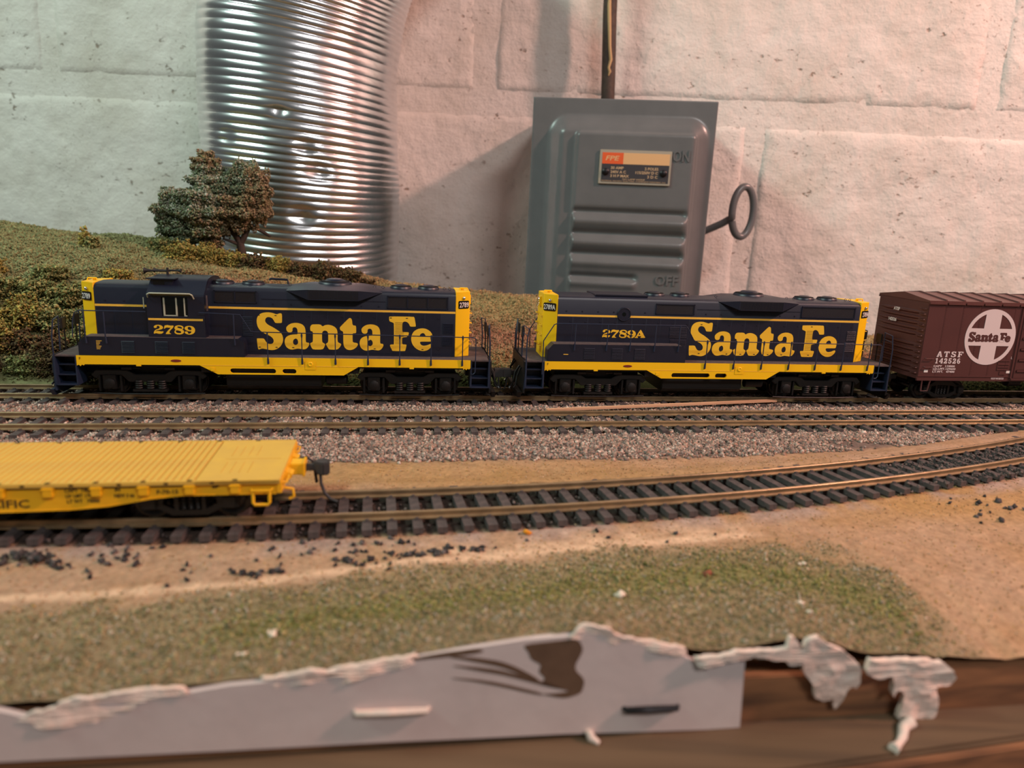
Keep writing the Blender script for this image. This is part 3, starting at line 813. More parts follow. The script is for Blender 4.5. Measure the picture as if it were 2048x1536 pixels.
# ------------------------------------------------------------------ gravel
def in_view(P, pad=14):
    return np.abs(P[:, 0]) < P[:, 1]*0.775 + pad
def ballast():
    n = 105000
    X = RNG.uniform(-290, 300, n); f = RNG.uniform(0, 1, n)
    y0 = gravel_front(X) - 3; y1 = T1A + T1B*X + 29
    Y = y0 + (y1 - y0)*f
    keep = RNG.uniform(0, 1, n) < np.clip((Y - y0 - 1.5)/5 + .12, 0, 1)
    # sparse brown bare spots in the shoulder
    for bx, by, r in ((140, 278, 9), (150, 279, 7), (221, 316, 7), (-64, 262, 3)):
        keep &= (np.hypot((X-bx)/2.2, Y-by) > r*.55) | (RNG.uniform(0, 1, n) < .12)
    X, Y = X[keep], Y[keep]
    P = np.stack([X, Y, ground_z(X, Y) + .25], -1)
    near = lambda d: (np.abs(d - 8.25) < 14.5)
    d1 = (Y - T1A - T1B*X)/math.hypot(1, T1B); d2 = (Y - T2A - T2B*X)/math.hypot(1, T2B)
    cov = fbm(X*.055, Y*.055, 91)
    fill1 = near(d1); fill2 = near(d2)
    P[:, 2] += np.where(fill1 | fill2, np.clip(cov - .47, 0, .3)*4.0 - .15, .0)
    mid = (d1 < -7) & (d2 > 23); P[mid, 2] += .1 + RNG.uniform(-.2, .5, mid.sum())
    # keep the railheads clear
    clear = np.ones(len(X), bool)
    for d in (d1, d2):
        for r in (0, 16.5): clear &= np.abs(d - r) > 1.35
    v = in_view(P) & clear
    P = P[v]; n = len(P)
    size = np.abs(RNG.normal(.50, .12, n)).clip(.26, .9)
    c = pick([(166, 140, 124), (138, 118, 106), (184, 160, 144), (116, 100, 92), (156, 120, 102), (132, 120, 112), (198, 180, 166), (98, 82, 74)], n, .14, [5, 5, 4, 4, 3, 4, 2, 2])
    V, T, Cc = scatter(P, size, c, CUB_V, CUB_F, .22, .3)
    o = np_mesh('ballast_gravel', V, T, M['stone'], cols=Cc)
    tag(o, 'pinkish grey crushed stone ballast around the two main tracks', 'gravel', kind='stuff')
ballast()

def dark_grit():
    pts = []
    # between the siding ties, thicker towards the right end
    n = 9000
    X = RNG.uniform(-135, 225, n); w = RNG.uniform(-14, 14, n)
    dens = .10 + .75*sstep(115, 160, X) + .35*np.exp(-((X+48)/12)**2)
    k = RNG.uniform(0, 1, n) < dens; X, w = X[k], w[k]
    sl = np.array([(side_near(x+.5) - side_near(x-.5)) for x in X])
    cy = np.array([side_c(x)[1] for x in X])
    k = np.abs(np.abs(w) - 8.25) > 1.5
    X, w, sl, cy = X[k], w[k], sl[k], cy[k]
    hgt = np.where(RNG.uniform(0, 1, len(X)) < sstep(110, 170, X)*.8, -2.0, -3.6)
    P = np.stack([X - w*np.sin(np.arctan(sl)), cy + w*np.cos(np.arctan(sl)), hgt + RNG.uniform(-.3, .3, len(X))], -1)
    c = pick([(70, 64, 62), (92, 82, 78), (54, 50, 50), (112, 98, 92)], len(P), .15)
    V, T, Cc = scatter(P, RNG.uniform(.25, .6, len(P)), c, OCT_V, OCT_F, .2, .3)
    o = np_mesh('cinder_grit', V, T, M['stone'], cols=Cc)
    tag(o, 'dark cinder grit lying between the ties of the curved siding', 'grit', kind='stuff')
    # loose crumbs on the dirt in front of the siding
    Q = []
    for cx, cy_, sx, sy, m in ((-113, 154, 4.2, 1.3, 90), (-60, 152.6, 2.0, .8, 14), (-54.5, 154.3, 2.2, .6, 12), (-36, 160.5, 3.6, 1.2, 18), (-40, 165, 4, 2, 8), (-25, 165.2, 3.4, .9, 20), (-17, 167.4, 2.4, .9, 20),
                               (-9, 170.6, 2.6, .8, 18), (-32, 171, 9, 2.0, 16), (-88, 152, 10, 5, 12), (-60, 164, 18, 4, 14), (-93, 159, 5, 2, 12), (158, 214, 10, 5, 34), (-104, 160, 12, 3, 14), (20, 182, 25, 3, 10)):
        Q += [(random.gauss(cx, sx), random.gauss(cy_, sy)) for _ in range(m)]
    Q = np.array(Q); z = ground_z(Q[:, 0], Q[:, 1]) + .35
    lump = np.exp(-(((Q[:, 0]+113)/5)**2 + ((Q[:, 1]-154)/2)**2))*1.4
    P = np.column_stack([Q, z + lump])
    c = pick([(66, 61, 60), (50, 46, 46), (88, 82, 80), (40, 36, 36)], len(P), .15)
    V, T, Cc = scatter(P, np.abs(RNG.normal(.5, .17, len(P))).clip(.22, .9), c, CUB_V, CUB_F, .25, .35)
    o = np_mesh('coal_crumbs', V, T, M['stone'], cols=Cc)
    tag(o, 'black coal crumbs spilt on the dirt in front of the siding', 'coal', kind='stuff')
dark_grit()

def turf():
    n = 90000
    X = RNG.uniform(-150, 260, n); Y = RNG.uniform(96, 262, n)
    g = grass_mask(X, Y)
    ok = (Y > 118.4 + .15*X) & (Y < gravel_front(X) + 2) & (np.abs(Y - side_y(X) - 8.4) > 13.5) & (RNG.uniform(0, 1, n) < .16 + .84*g)
    X, Y, g = X[ok], Y[ok], g[ok]
    strip = np.exp(-(seg_dist(X, Y, STRIP)/8)**2)
    P = np.stack([X, Y, ground_z(X, Y) + .12 + .25*strip*RNG.uniform(0, 1, len(X))], -1)
    v = in_view(P, 6); P, g, strip = P[v], g[v], strip[v]
    n = len(P)
    cg = pick([(148, 130, 96), (166, 148, 112), (126, 118, 86), (168, 156, 136), (136, 128, 90), (114, 106, 78)], n, .15)
    cs = pick([(132, 130, 74), (146, 140, 86), (116, 116, 66), (156, 144, 96)], n, .15)
    cd = pick([(184, 146, 104), (168, 132, 96), (194, 162, 128), (200, 172, 148), (154, 120, 86), (182, 152, 92)], n, .12)
    s = (RNG.uniform(0, 1, n) < strip*.75)[:, None]
    c = np.where(g[:, None] > RNG.uniform(0, 1, (n, 1)), np.where(s, cs, cg), cd)
    V, T, Cc = scatter(P, RNG.uniform(.18, .46, n)*(.62+.5*g), c, TET_V, TET_F, .3, .4)
    o = np_mesh('turf', V, T, M['foam'], cols=Cc)
    tag(o, 'ground foam turf and sand grains over the foreground', 'turf', kind='stuff')
    # hillside turf
    n = 120000
    X = RNG.uniform(-400, 300, n); f = RNG.uniform(0, 1, n)**.8
    Y = hill_base(X) + 2 + (489 - hill_base(X))*f
    P = np.stack([X, Y, hill_z(X, Y) + .3 + 1.6*np.clip(fbm(X*.22, Y*.22, 66) - .5, 0, 1)*RNG.uniform(0, 3, n)], -1)
    v = in_view(P, 6); P = P[v]
    hid = (P[:, 0] > 22) & (P[:, 0] < 185); P = P[~hid]
    c = hill_colour(P[:, 0], P[:, 1], P[:, 2]) * RNG.uniform(.65, 1.3, (len(P), 1))
    V, T, Cc = scatter(P, RNG.uniform(.35, 1.0, len(P)), c, TET_V, TET_F, .3, .4)
    o = np_mesh('hillside_turf', V, T, M['foam'], cols=Cc)
    tag(o, 'green and tan ground foam on the hillside behind the trains', 'turf', kind='stuff')
turf()

for i, (x, y, s, lab) in enumerate(((26.7, 147, 1.6, 'largest white plaster chip lying on the green turf'), (77.1, 169.6, .9, 'small white chip on the turf nearest the siding'), (67.6, 147.6, .9, 'small white chip on the turf above the hanging plaster flake'),
                                    (66.9, 140.8, 1.0, 'round white chip just behind the torn plaster edge'), (-45.6, 126.5, 1.3, 'pale chip on the turf above the cardboard, left of the torn patch'), (-49, 119.5, 1.0, 'tiny white chip at the turf edge above the cardboard'))):
    P = np.array([[x, y, float(ground_z(np.array([x]), np.array([y]))[0]) + s*.35]] * 3) + RNG.normal(scale=s*.35, size=(3, 3))*np.array([1.4, .5, .3])
    V, T, Cc = scatter(P, [s*.8, s*.6, s*.5], pick([(224, 208, 188)], 3, .05), OCT_V, OCT_F, .2, .3)
    tag(np_mesh('plaster_chip', V, T, M['stone'], cols=Cc), lab, 'plaster chip', 'plaster chips on the turf')
x, y = 50.5, 162.0
V, T, Cc = scatter(np.array([[x, y, float(ground_z(np.array([x]), np.array([y]))[0]) + .5]]), [1.1], pick([(150, 84, 58)], 1), CUB_V, CUB_F)
tag(np_mesh('brick_crumb', V, T, M['stone'], cols=Cc), 'single reddish brown crumb on the green turf', 'crumb')
x, y = 5.5, 180.5
V, T, Cc = scatter(np.array([[x, y, -3.9]]), [1.0], pick([(228, 150, 36)], 1), CUB_V, CUB_F)
tag(np_mesh('orange_crumb', V, T, M['stone'], cols=Cc), 'single orange crumb beside the siding tie ends', 'crumb')
st = MB().box(-58.6, 58.6, -1.0, 1.0, -.55, .55).build('wood_strip', M['pine'], bevel=.12)
st.location = (72.0, 319.4, -1.2); st.rotation_euler = (0, math.radians(-.5), math.radians(16.0))
tag(st, 'thin bare wood strip lying on the ballast between the two main tracks', 'wood strip')
# ------------------------------------------------------------------ lettering shapes
GLYPHS = {
 'S': [[(-1.38,36.32),(-0.47,36.34),(-0.19,35.71),(-0.28,32.55),(-0.6,32.17),(-3.03,32.12),(-3.41,32.7),(-3.79,33.53),(-4.37,34.26),(-5.36,34.65),(-6.16,34.64),(-6.88,34.2),(-7.25,33.35),(-7.2,32.62),(-6.66,31.79),(-5.68,31.07),(-4.09,30.26),(-2.51,29.23),(-1.12,28.2),(-0.35,27.04),(-0.03,25.55),(-0.13,24.27),(-0.57,22.98),(-1.53,21.68),(-2.98,20.69),(-4.42,20.31),(-5.84,20.37),(-7.45,20.73),(-8.86,20.97),(-9.68,20.7),(-10.19,20.48),(-10.53,20.69),(-10.74,22.18),(-10.93,25.15),(-10.82,25.32),(-8.2,25.37),(-7.81,24.99),(-7.24,23.94),(-6.56,23.2),(-5.75,22.94),(-4.84,23.02),(-4.22,23.46),(-3.95,24.21),(-4.06,25.06),(-4.64,25.9),(-5.63,26.63),(-7.02,27.24),(-8.41,27.95),(-9.58,28.99),(-10.34,30.24),(-10.68,31.71),(-10.73,33.17),(-10.37,34.65),(-9.53,35.71),(-8.31,36.37),(-6.7,36.66),(-5.09,36.65),(-3.7,36.31),(-2.5,35.91),(-1.99,35.99)]],
 'a': [[(1.37,30.26),(2.01,31.12),(3.25,31.99),(4.88,32.36),(6.51,32.31),(8.13,31.77),(8.92,30.94),(9.35,29.78),(9.47,28.07),(9.38,24.22),(9.79,23.84),(10.61,23.81),(10.9,23.28),(10.57,22.3),(9.73,21.21),(8.69,20.81),(7.46,20.96),(6.02,21.16),(4.79,20.88),(3.75,20.65),(2.53,20.78),(1.33,21.62),(0.71,22.79),(0.54,24.07),(0.78,25.36),(1.46,26.33),(2.7,26.99),(4.34,27.3),(6.08,27.37),(6.11,28.44),(6.03,29.5),(5.64,30.24),(4.94,30.5),(4.22,30.27),(3.96,29.67),(4.02,29.04),(3.66,28.39),(2.84,28.12),(1.93,28.36),(1.44,29.2)],[(5.22,25.65),(5.92,25.23),(6.26,24.17),(6.08,23.2),(5.14,22.6),(4.33,22.95),(4.0,23.81),(4.24,24.99)]],
 'n': [[(11.36,29.82),(11.48,30.99),(12.11,31.75),(12.83,31.87),(15.71,31.93),(16.41,31.19),(16.82,31.1),(17.55,31.6),(18.9,31.84),(20.44,31.6),(21.88,30.88),(22.69,29.82),(22.92,28.32),(22.87,24.66),(23.24,24.02),(24.07,23.71),(24.44,23.28),(24.05,22.3),(22.78,20.94),(19.86,20.89),(19.14,21.03),(18.33,22.43),(17.93,23.18),(18.04,23.54),(18.66,23.94),(18.92,24.59),(18.97,27.39),(18.84,28.46),(18.34,29.1),(17.51,29.29),(16.79,29.02),(16.34,28.2),(16.27,24.55),(16.59,23.91),(17.21,23.6),(17.62,23.17),(17.18,21.87),(16.44,20.88),(12.5,20.82),(11.9,21.46),(11.17,23.28),(11.43,23.72),(12.16,24.01),(12.43,24.48),(12.51,28.13),(12.36,28.77),(11.54,28.97)]],
 't': [[(28.29,35.03),(28.91,34.65),(29.17,33.81),(29.3,32.2),(29.71,31.72),(30.55,31.69),(30.86,31.27),(30.88,28.69),(30.62,28.36),(29.58,28.28),(29.33,28.01),(29.3,24.77),(29.54,24.23),(31.22,23.98),(31.64,23.51),(31.21,22.41),(29.94,21.31),(28.47,20.8),(27.0,20.94),(25.96,21.79),(25.45,22.97),(25.33,24.49),(25.37,28.58),(25.11,29.05),(24.18,29.53),(23.98,30.06),(23.88,30.7),(24.41,31.35),(26.09,33.1),(27.56,34.63)]],
 'F': [[(45.02,35.65),(45.23,36.04),(55.71,36.14),(56.08,35.67),(56.71,32.11),(56.51,31.74),(54.58,31.7),(54.16,31.84),(53.61,33.02),(52.76,33.76),(51.8,33.96),(51.06,33.62),(50.75,32.75),(50.77,29.49),(51.09,29.17),(53.43,29.22),(53.69,28.9),(53.24,27.14),(50.89,26.84),(50.72,26.23),(50.74,23.71),(52.41,23.67),(52.73,23.41),(52.21,20.99),(51.89,20.72),(46.65,20.68),(46.23,21.12),(45.37,23.19),(45.69,23.56),(47.07,23.58),(47.18,23.98),(47.14,32.89),(46.82,33.31),(45.34,33.82),(45.09,34.25)]],
 'e': [[(59.4,31.07),(61.12,30.89),(62.85,29.94),(63.84,28.65),(63.97,27.33),(63.78,25.35),(63.25,25.17),(59.05,25.1),(58.62,24.94),(58.63,24.28),(59.17,23.52),(60.15,23.2),(61.65,23.45),(62.94,24.02),(63.7,24.14),(63.82,23.37),(63.18,22.26),(61.9,21.24),(60.18,20.82),(58.45,21.08),(56.5,22.15),(55.19,23.89),(54.64,25.86),(54.83,27.83),(55.78,29.59),(57.48,30.71)],[(59.64,29.01),(60.5,28.7),(61.06,27.72),(60.95,27.28),(58.59,27.24),(58.33,27.45),(58.68,28.44)]],
 '2': [[(-50.28,30.51),(-50.05,30.91),(-49.46,31.2),(-48.61,31.32),(-47.68,31.23),(-46.98,30.8),(-46.7,30.3),(-46.84,29.8),(-47.38,29.45),(-48.34,29.21),(-49.18,29.03),(-49.62,28.74),(-49.74,28.51),(-49.1,28.75),(-48.26,28.71),(-47.54,28.55),(-47.02,28.62),(-46.71,28.57),(-46.61,28.4),(-46.96,27.89),(-47.61,27.6),(-48.34,27.59),(-49.06,27.74),(-49.68,27.84),(-50.16,27.61),(-50.42,27.66),(-50.41,28.16),(-50.14,28.73),(-49.58,29.3),(-48.73,29.59),(-48.14,29.88),(-47.98,30.22),(-48.08,30.67),(-48.43,30.94),(-48.9,30.93),(-49.12,30.7),(-49.09,30.37),(-49.27,30.08),(-49.75,29.94),(-50.21,30.07)]],
 '7': [[(-46.02,31.1),(-45.6,31.16),(-44.97,31.29),(-44.35,31.13),(-43.73,31.03),(-43.1,31.1),(-42.52,31.06),(-42.72,30.32),(-43.39,29.64),(-44.07,28.96),(-44.37,28.33),(-44.24,27.89),(-43.62,27.67),(-43.84,27.56),(-45.73,27.52),(-45.77,27.69),(-45.47,28.26),(-44.79,29.05),(-44.01,29.85),(-43.67,30.25),(-44.41,30.18),(-45.03,30.28),(-45.56,30.21),(-46.0,29.87),(-46.37,29.69),(-46.3,30.03)]],
 '8': [[(-40.46,31.27),(-39.52,31.17),(-38.81,30.74),(-38.69,30.12),(-39.04,29.67),(-39.31,29.49),(-38.8,29.17),(-38.57,28.61),(-38.87,27.93),(-39.64,27.52),(-40.59,27.43),(-41.53,27.54),(-42.24,27.98),(-42.36,28.54),(-42.17,29.1),(-41.74,29.28),(-42.14,29.66),(-42.28,30.17),(-42.07,30.73),(-41.42,31.13)],[(-40.49,30.82),(-39.66,30.67),(-39.21,30.23),(-39.34,29.77),(-40.23,29.98),(-40.95,30.19),(-41.19,30.47),(-41.02,30.75)],[(-41.43,29.23),(-40.6,29.08),(-39.87,28.81),(-39.63,28.42),(-39.92,28.02),(-40.77,27.95),(-41.49,28.11),(-41.84,28.44),(-41.87,28.88)]],
 '9': [[(-36.37,31.12),(-35.32,30.98),(-34.51,30.37),(-34.19,29.48),(-34.41,28.46),(-35.08,27.77),(-36.05,27.47),(-37.0,27.49),(-37.93,27.78),(-38.28,28.17),(-38.25,28.62),(-37.87,28.79),(-37.35,28.69),(-37.06,28.3),(-37.18,27.96),(-36.88,27.8),(-36.34,27.86),(-35.85,28.21),(-35.65,28.89),(-36.18,28.82),(-37.02,28.92),(-37.95,29.35),(-38.33,29.96),(-38.14,30.58),(-37.43,30.99)],[(-36.39,30.73),(-35.87,30.57),(-35.59,30.02),(-35.62,29.45),(-36.05,29.28),(-36.68,29.38),(-37.08,29.76),(-37.1,30.32),(-36.82,30.67)]],
 'A': [[(-36.33,32.25),(-36.0,32.13),(-35.04,30.71),(-34.22,29.34),(-33.79,28.9),(-33.82,28.53),(-36.02,28.49),(-36.05,28.8),(-35.67,28.93),(-35.96,29.31),(-37.38,29.28),(-37.61,28.96),(-37.21,28.78),(-37.31,28.46),(-38.86,28.44),(-38.81,28.69),(-38.25,28.95),(-37.7,30.03),(-36.96,31.3)],[(-36.67,30.86),(-36.15,30.06),(-36.27,29.9),(-37.1,29.89)]],
}

def glyph(ch, it=1, thin=0.0):
    out = []
    for L in GLYPHS[ch]:
        P = chaikin(L, it)
        if thin:
            Q = []
            area = sum(P[i-1][0]*P[i][1] - P[i][0]*P[i-1][1] for i in range(len(P)))
            sg = 1 if area > 0 else -1
            if L is not GLYPHS[ch][0]: sg = -sg
            for i in range(len(P)):
                a, b = P[i-1], P[(i+1) % len(P)]
                tx, ty = b[0]-a[0], b[1]-a[1]; l = math.hypot(tx, ty) or 1
                Q.append((P[i][0] - ty/l*thin*sg, P[i][1] + tx/l*thin*sg))
            P = Q
        out.append(P)
    return out
def put(loops, dx=0, dz=0, kx=1.0, kz=1.0, x0=0, z0=0):
    return [[((p[0]-x0)*kx + dx, (p[1]-z0)*kz + dz) for p in L] for L in loops]

# ------------------------------------------------------------------ running gear shared by both engines
WH = {}
def wheel(r, name='wheel'):
    if r in WH: return WH[r]
    o = MB().lathe((0, 0, 0), (0, 1, 0), [(-1.3, r*.30), (-1.3, r*.62), (-1.0, r*.70), (-1.25, r*.80), (-1.3, r*.98), (-1.2, r), (.6, r), (.62, r*1.09), (1.1, r*1.09), (1.2, r*.9), (1.2, r*.3)], 28).build(name, M['steel'], None, smooth=40)
    WH[r] = o
    return o
def wheelset(parent, x, r, axle=True):
    for s in (-1, 1):
        inst(wheel(r), parent, (x, s*7.95, r), (0, 0, 0 if s < 0 else math.pi))
    if axle: MB().cyl((x, -7, r), (x, 7, r), 1.2, 10).build('axle', M['black'], parent)

def engine_truck(root, xc):
    t = bpy.data.objects.new('truck', None); COL.objects.link(t); t.parent = root; t.location = (xc, 0, 0)
    for x in (-15.75, 15.75): wheelset(t, x, 5.8)
    for s in (-1, 1):
        y0, y1 = sorted((s*11.0, s*13.6))
        m = MB()
        m.prism([(-23, 9.2), (-21, 11.4), (-9, 11.6), (-6, 9.6), (6, 9.6), (9, 11.6), (21, 11.4), (23, 9.2), (21, 7.6), (19.5, 9.3), (11, 9.3), (8.4, 6.4), (-8.4, 6.4), (-11, 9.3), (-19.5, 9.3), (-21, 7.6)], y0, y1)
        m.build('side_frame', M['black'], t, bevel=.25)
        for x in (-15.75, 15.75):
            j = MB().box(x-2.6, x+2.6, min(s*11.4, s*14.2), max(s*11.4, s*14.2), 3.4, 9.4)
            j.lathe((x, s*14.1, 5.8), (0, s, 0), [(0, 2.3), (.5, 2.2), (.8, 1.2), (.85, .2)], 14)
            j.build('journal_box', M['black'], t, bevel=.3)
            b = MB()
            for q in (-4.2, 4.2):
                b.box(x+q-.45, x+q+.45, min(s*11.6, s*13.4), max(s*11.6, s*13.4), 2.2, 9.0)
            b.build('pedestal', M['black'], t, bevel=.15)
        sp = MB()
        for q in (-4.6, 0, 4.6):
            for k in range(4): sp.lathe((q, s*12.8, 3.4 + k*.95), (0, 0, 1), [(0, 1.5), (.3, 1.8), (.6, 1.8), (.9, 1.5)], 12)
        sp.box(-6.8, 6.8, min(s*11.4, s*14.2), max(s*11.4, s*14.2), 2.4, 3.4)
        sp.build('spring_pack', M['black'], t, smooth=50)
        for q, d in ((-10.5, 1), (10.5, -1)):
            c = MB().cyl((q, s*14.0, 12.6), (q + d*4.0, s*14.0, 12.6), 1.0, 12); c.cyl((q + d*4.0, s*14.0, 12.6), (q + d*7.5, s*14.0, 12.4), .35, 8)
            c.build('brake_cylinder', M['steel'] if s < 0 else M['black'], t)
        MB().tube([(-22, s*13.9, 1.6), (-12, s*14.0, 1.3), (12, s*14.0, 1.3), (22, s*13.9, 1.6)], .35, 6).build('brake_rod', M['black'], t)
    MB().box(-20, 20, -9.5, 9.5, 9.0, 13.4).build('bolster', M['black'], t, bevel=.4)
    return t

def fan(parent, x, z, r, big=False):
    m = MB().lathe((x, 0, z), (0, 0, 1), [(-.6, r*1.08), (.5, r*1.05), (.95, r*.98), (1.0, r*.80), (1.35, r*.62), (1.9 if big else 1.5, r*.55), (2.2 if big else 1.75, r*.42), (2.3 if big else 1.8, .3)], 28)
    f = m.build('roof_fan', M['navy'], parent, smooth=40)
    g = MB()
    for k in range(4): g.lathe((x, 0, z + 1.05 + .06*k), (0, 0, 1), [(0, r*(.95-.08*k)), (.12, r*(.95-.08*k)), (.12, r*(.93-.08*k)), (0, r*(.93-.08*k))], 28)
    g.build('fan_guard', M['mesh'], f)

def grille(parent, x0, x1, z0, z1, y, split=()):
    s = -1 if y < 0 else 1
    fr = MB()
    for a, b, c, d in ((x0, x1, z0, z0+.45), (x0, x1, z1-.45, z1), (x0, x0+.45, z0, z1), (x1-.45, x1, z0, z1)) + tuple((q-.2, q+.2, z0, z1) for q in split):
        fr.box(a, b, min(y, y + s*.35), max(y, y + s*.35), c, d)
    g = fr.build('intake_grille', M['navy'], parent)
    MB().box(x0+.3, x1-.3, min(y - s*.02, y + s*.06), max(y - s*.02, y + s*.06), z0+.3, z1-.3).build('screen', M['mesh'], g)
    w = MB(); n = int((x1-x0+z1-z0)/.62)
    for k in range(n):
        a = x0 + k*.62 - (z1-z0)
        p0, p1 = (max(a, x0+.4), z0+.4 + max(0, x0+.4-a)), (min(a + z1-z0-.8, x1-.4), 0)
        p1 = (p1[0], z0+.4 + (p1[0]-a))
        if p1[0] > p0[0] + .2 and p0[1] < z1-.4:
            w.tube([(p0[0], y + s*.14, p0[1]), (p1[0], y + s*.14, min(p1[1], z1-.4))], .07, 4)
    if w.v: w.build('wire', M['navy'], g)
    return g

def louver(parent, x0, x1, z0, z1, y, n):
    s = -1 if y < 0 else 1
    m = MB(); h = (z1-z0)/n
    for k in range(n):
        z = z0 + k*h
        m.add([(x0, y, z), (x1, y, z), (x1, y + s*.32, z + h*.25), (x0, y + s*.32, z + h*.25), (x0, y, z + h*.85), (x1, y, z + h*.85)], [(0, 1, 2, 3), (3, 2, 5, 4), (0, 3, 4), (1, 5, 2)])
    return m.build('louver', M['navy'], parent, smooth=0)

def hood_shape(hw, z0, z1):
    return [(-hw, z0), (-hw, z1-2.2), (-hw+.5, z1-1.2), (-hw+1.7, z1-.45), (-hw+4, z1-.1), (0, z1+.25), (hw-4, z1-.1), (hw-1.7, z1-.45), (hw-.5, z1-1.2), (hw, z1-2.2), (hw, z0)]

def locomotive(s_pos, kind):
    A = kind == 'A'
    lab = ('lead blue and yellow diesel locomotive with a cab, numbered 2789' if A else 'second blue and yellow diesel locomotive without a cab, numbered 2789A')
    root = thing('diesel_locomotive', lab, 'locomotive', on_track1(s_pos), TH1, 'diesel locomotives on the far track')
    N, Yl = M['navy'], M['yellow']
    HW = 10.5
    # frame, walkway and skirts
    MB().box(-80.5, 80.5, -15.5, 15.5, 13.6, 17.6).build('frame', M['black'], root)
    MB().box(-90.0, 90.0, -17.3, 17.3, 17.6, 18.3).build('walkway', M['dust'], root, bevel=.15)
    for s in (-1, 1):
        out = [(-80.7, 18.25), (80.7, 18.25), (80.7, 14.6), (32.2, 14.7), (26.0, 10.9), (-25.8, 10.9), (-33.0, 14.7), (-80.7, 14.6)]
        def slot(a, b): 
            r = 1.05; zc = 12.45
            return [(a + r - r*math.cos(t), zc + r*math.sin(t)) for t in np.linspace(-math.pi/2, math.pi/2, 7)] + [(b - r + r*math.cos(t), zc + r*math.sin(t)) for t in np.linspace(math.pi/2, -math.pi/2, 7)]
        y = s*17.5
        sill = plate('side_sill', [out, slot(-20.9, -2.2), slot(.4, 6.2)], min(y, y - s*1.0), max(y, y - s*1.0), Yl, root)
        for x in (-57.0, 55.0): MB().box(x-1.0, x+1.0, min(y, y-s), max(y, y-s), 13.9, 14.8).build('jacking_pad', Yl, sill, bevel=.15)
        MB().box(-32, 31.5, min(y-s*.2, y+s*.08), max(y-s*.2, y+s*.08), 14.62, 14.78).build('seam', M['stripe'], sill)
        fc = MB().box(9.8, 14.2, min(y, y+s*.15), max(y, y+s*.15), 13.2, 16.9)
        fc.lathe((12.1, y, 15.6), (0, s, 0), [(0, 1.05), (.35, 1.05), (.45, .9), (.45, .6), (.3, .5)], 18)
        fc.build('fuel_filler', Yl, sill, bevel=.1)
        MB().box(-28.6, -26.9, min(y, y+s*.2), max(y, y+s*.2), 12.2, 13.8).build('gauge_plate', Yl, sill, bevel=.15)
        pl = plate('builder_plate', [[(-42.2 + 2.1*math.cos(a), 16.5 + .55*math.sin(a)) for a in np.linspace(0, 2*math.pi, 20, endpoint=False)]], y, y + s*.12, M['red'], sill)
        if s < 0:
            words('front_mark', 'F', -79.6, 16.5, y - .05, 1.1, M['ink'], sill)
        for x in (-80.7, 77.5):
            MB().prism([(x, 14.7), (x+3.2, 14.7), (x+2.6, 14.1), (x+2.0, 14.5), (x+1.4, 13.8), (x+.8, 14.4), (x, 14.0)], min(y, y-s*.8), max(y, y-s*.8)).build('sill_bracket', Yl, sill)
    # hoods
    hx0, hx1 = -74.6, 74.0
    def hood(x0, x1, name):
        h = MB().prism(hood_shape(HW, 18.3, 47.4), x0, x1, 'yz').build(name, N, root, smooth=30)
        return h
    if A:
        short = hood(hx0, -52.4, 'short_hood')
        long_ = hood(-30.2, hx1, 'long_hood')
        segs = [(short, hx0, -52.5), (long_, -30, hx1)]
    else:
        long_ = hood(hx0, hx1, 'long_hood')
        segs = [(long_, hx0, hx1)]
    for h, a, b in segs:
        for s in (-1, 1):
            y = s*HW
            MB().box(a, b, min(y, y + s*.07), max(y, y + s*.07), 37.8, 38.7).build('stripe', M['stripe'], h)
            # hood doors: thin raised panels with gaps between
            x = a + .5
            while x + 6.4 < b:
                d = MB().box(x, x+6.55, min(y, y + s*.05), max(y, y + s*.05), 19.4, 37.5).build('hood_door', N, h, bevel=.04, seg=1)
                hd = MB()
                for z in (35.4, 21.6): hd.box(x+5.4, x+6.2, min(y, y + s*.22), max(y, y + s*.22), z-.15, z+.15)
                hd.build('latch', N, d)
                x += 6.95
            m = MB()
            x = a + 4.0
            while x < b - 3:
                m.box(x-.28, x+.28, min(y, y+s*.14), max(y, y+s*.14), 39.9, 40.5); x += 7.4
            m.build('rivet_plate', N, h)
    lh = long_
    MB().box(-8.5 if A else -8.5, 43.5, -HW-.12, HW+.12, 42.2, 42.45).build('seam', N, lh)
    # numbers and lettering on both flanks
    for s in (-1, 1):
        y = s*(HW + .07)
        xf = None if s < 0 else Matrix.Rotation(math.pi, 4, 'Z') @ Matrix.Translation((-52.6, 0, 0))
        for ch, dx in (('S', 0), ('a', 0), ('n', 0), ('t', 0), ('a', 31.75), ('F', 0), ('e', 0)):
            plate('letter', put(glyph(ch), dx=dx), -HW-.13, -HW-.03, M['letter'], lh, xf)
        MB().box(*( (50.6, 54.7) if s < 0 else (50.6, 54.7)), min(y, y+s*.02), max(y, y+s*.02), 24, 33).build('louver_back', N, lh)
        lv = MB()
        if s < 0:
            for k in range(16):
                z = 24.0 + k*.62
                lv.box(47.6, 51.4, y - .10, y - .06, z, z + .12)
            lv.build('louver_lines', M['ink'], lh)
        louver(lh, 68.6, 73.2, 28.9, 33.6, s*HW, 9); louver(lh, 68.4, 73.2, 23.4, 28.0, s*HW, 9)
        if A: louver(lh, -16.5, -12.4, 26.4, 34.8, s*HW, 12)
        else:
            louver(lh, -21.0, -12.6, 28.9, 34.0, s*HW, 9); louver(lh, -20.4, -12.6, 23.4, 28.0, s*HW, 9)
        if A: 
            grille(lh, -27.6, -10.3, 40.4, 45.5, s*HW, (-19.2,)); grille(lh, 44.2, 70.8, 39.5, 45.0, s*HW, (53.0, 61.8))
        else:
            grille(lh, -28.6, -9.8, 39.7, 44.6, s*HW); grille(lh, 43.6, 71.4, 39.7, 45.0, s*HW)
    # radiator bulge with shutters
    rad = MB()
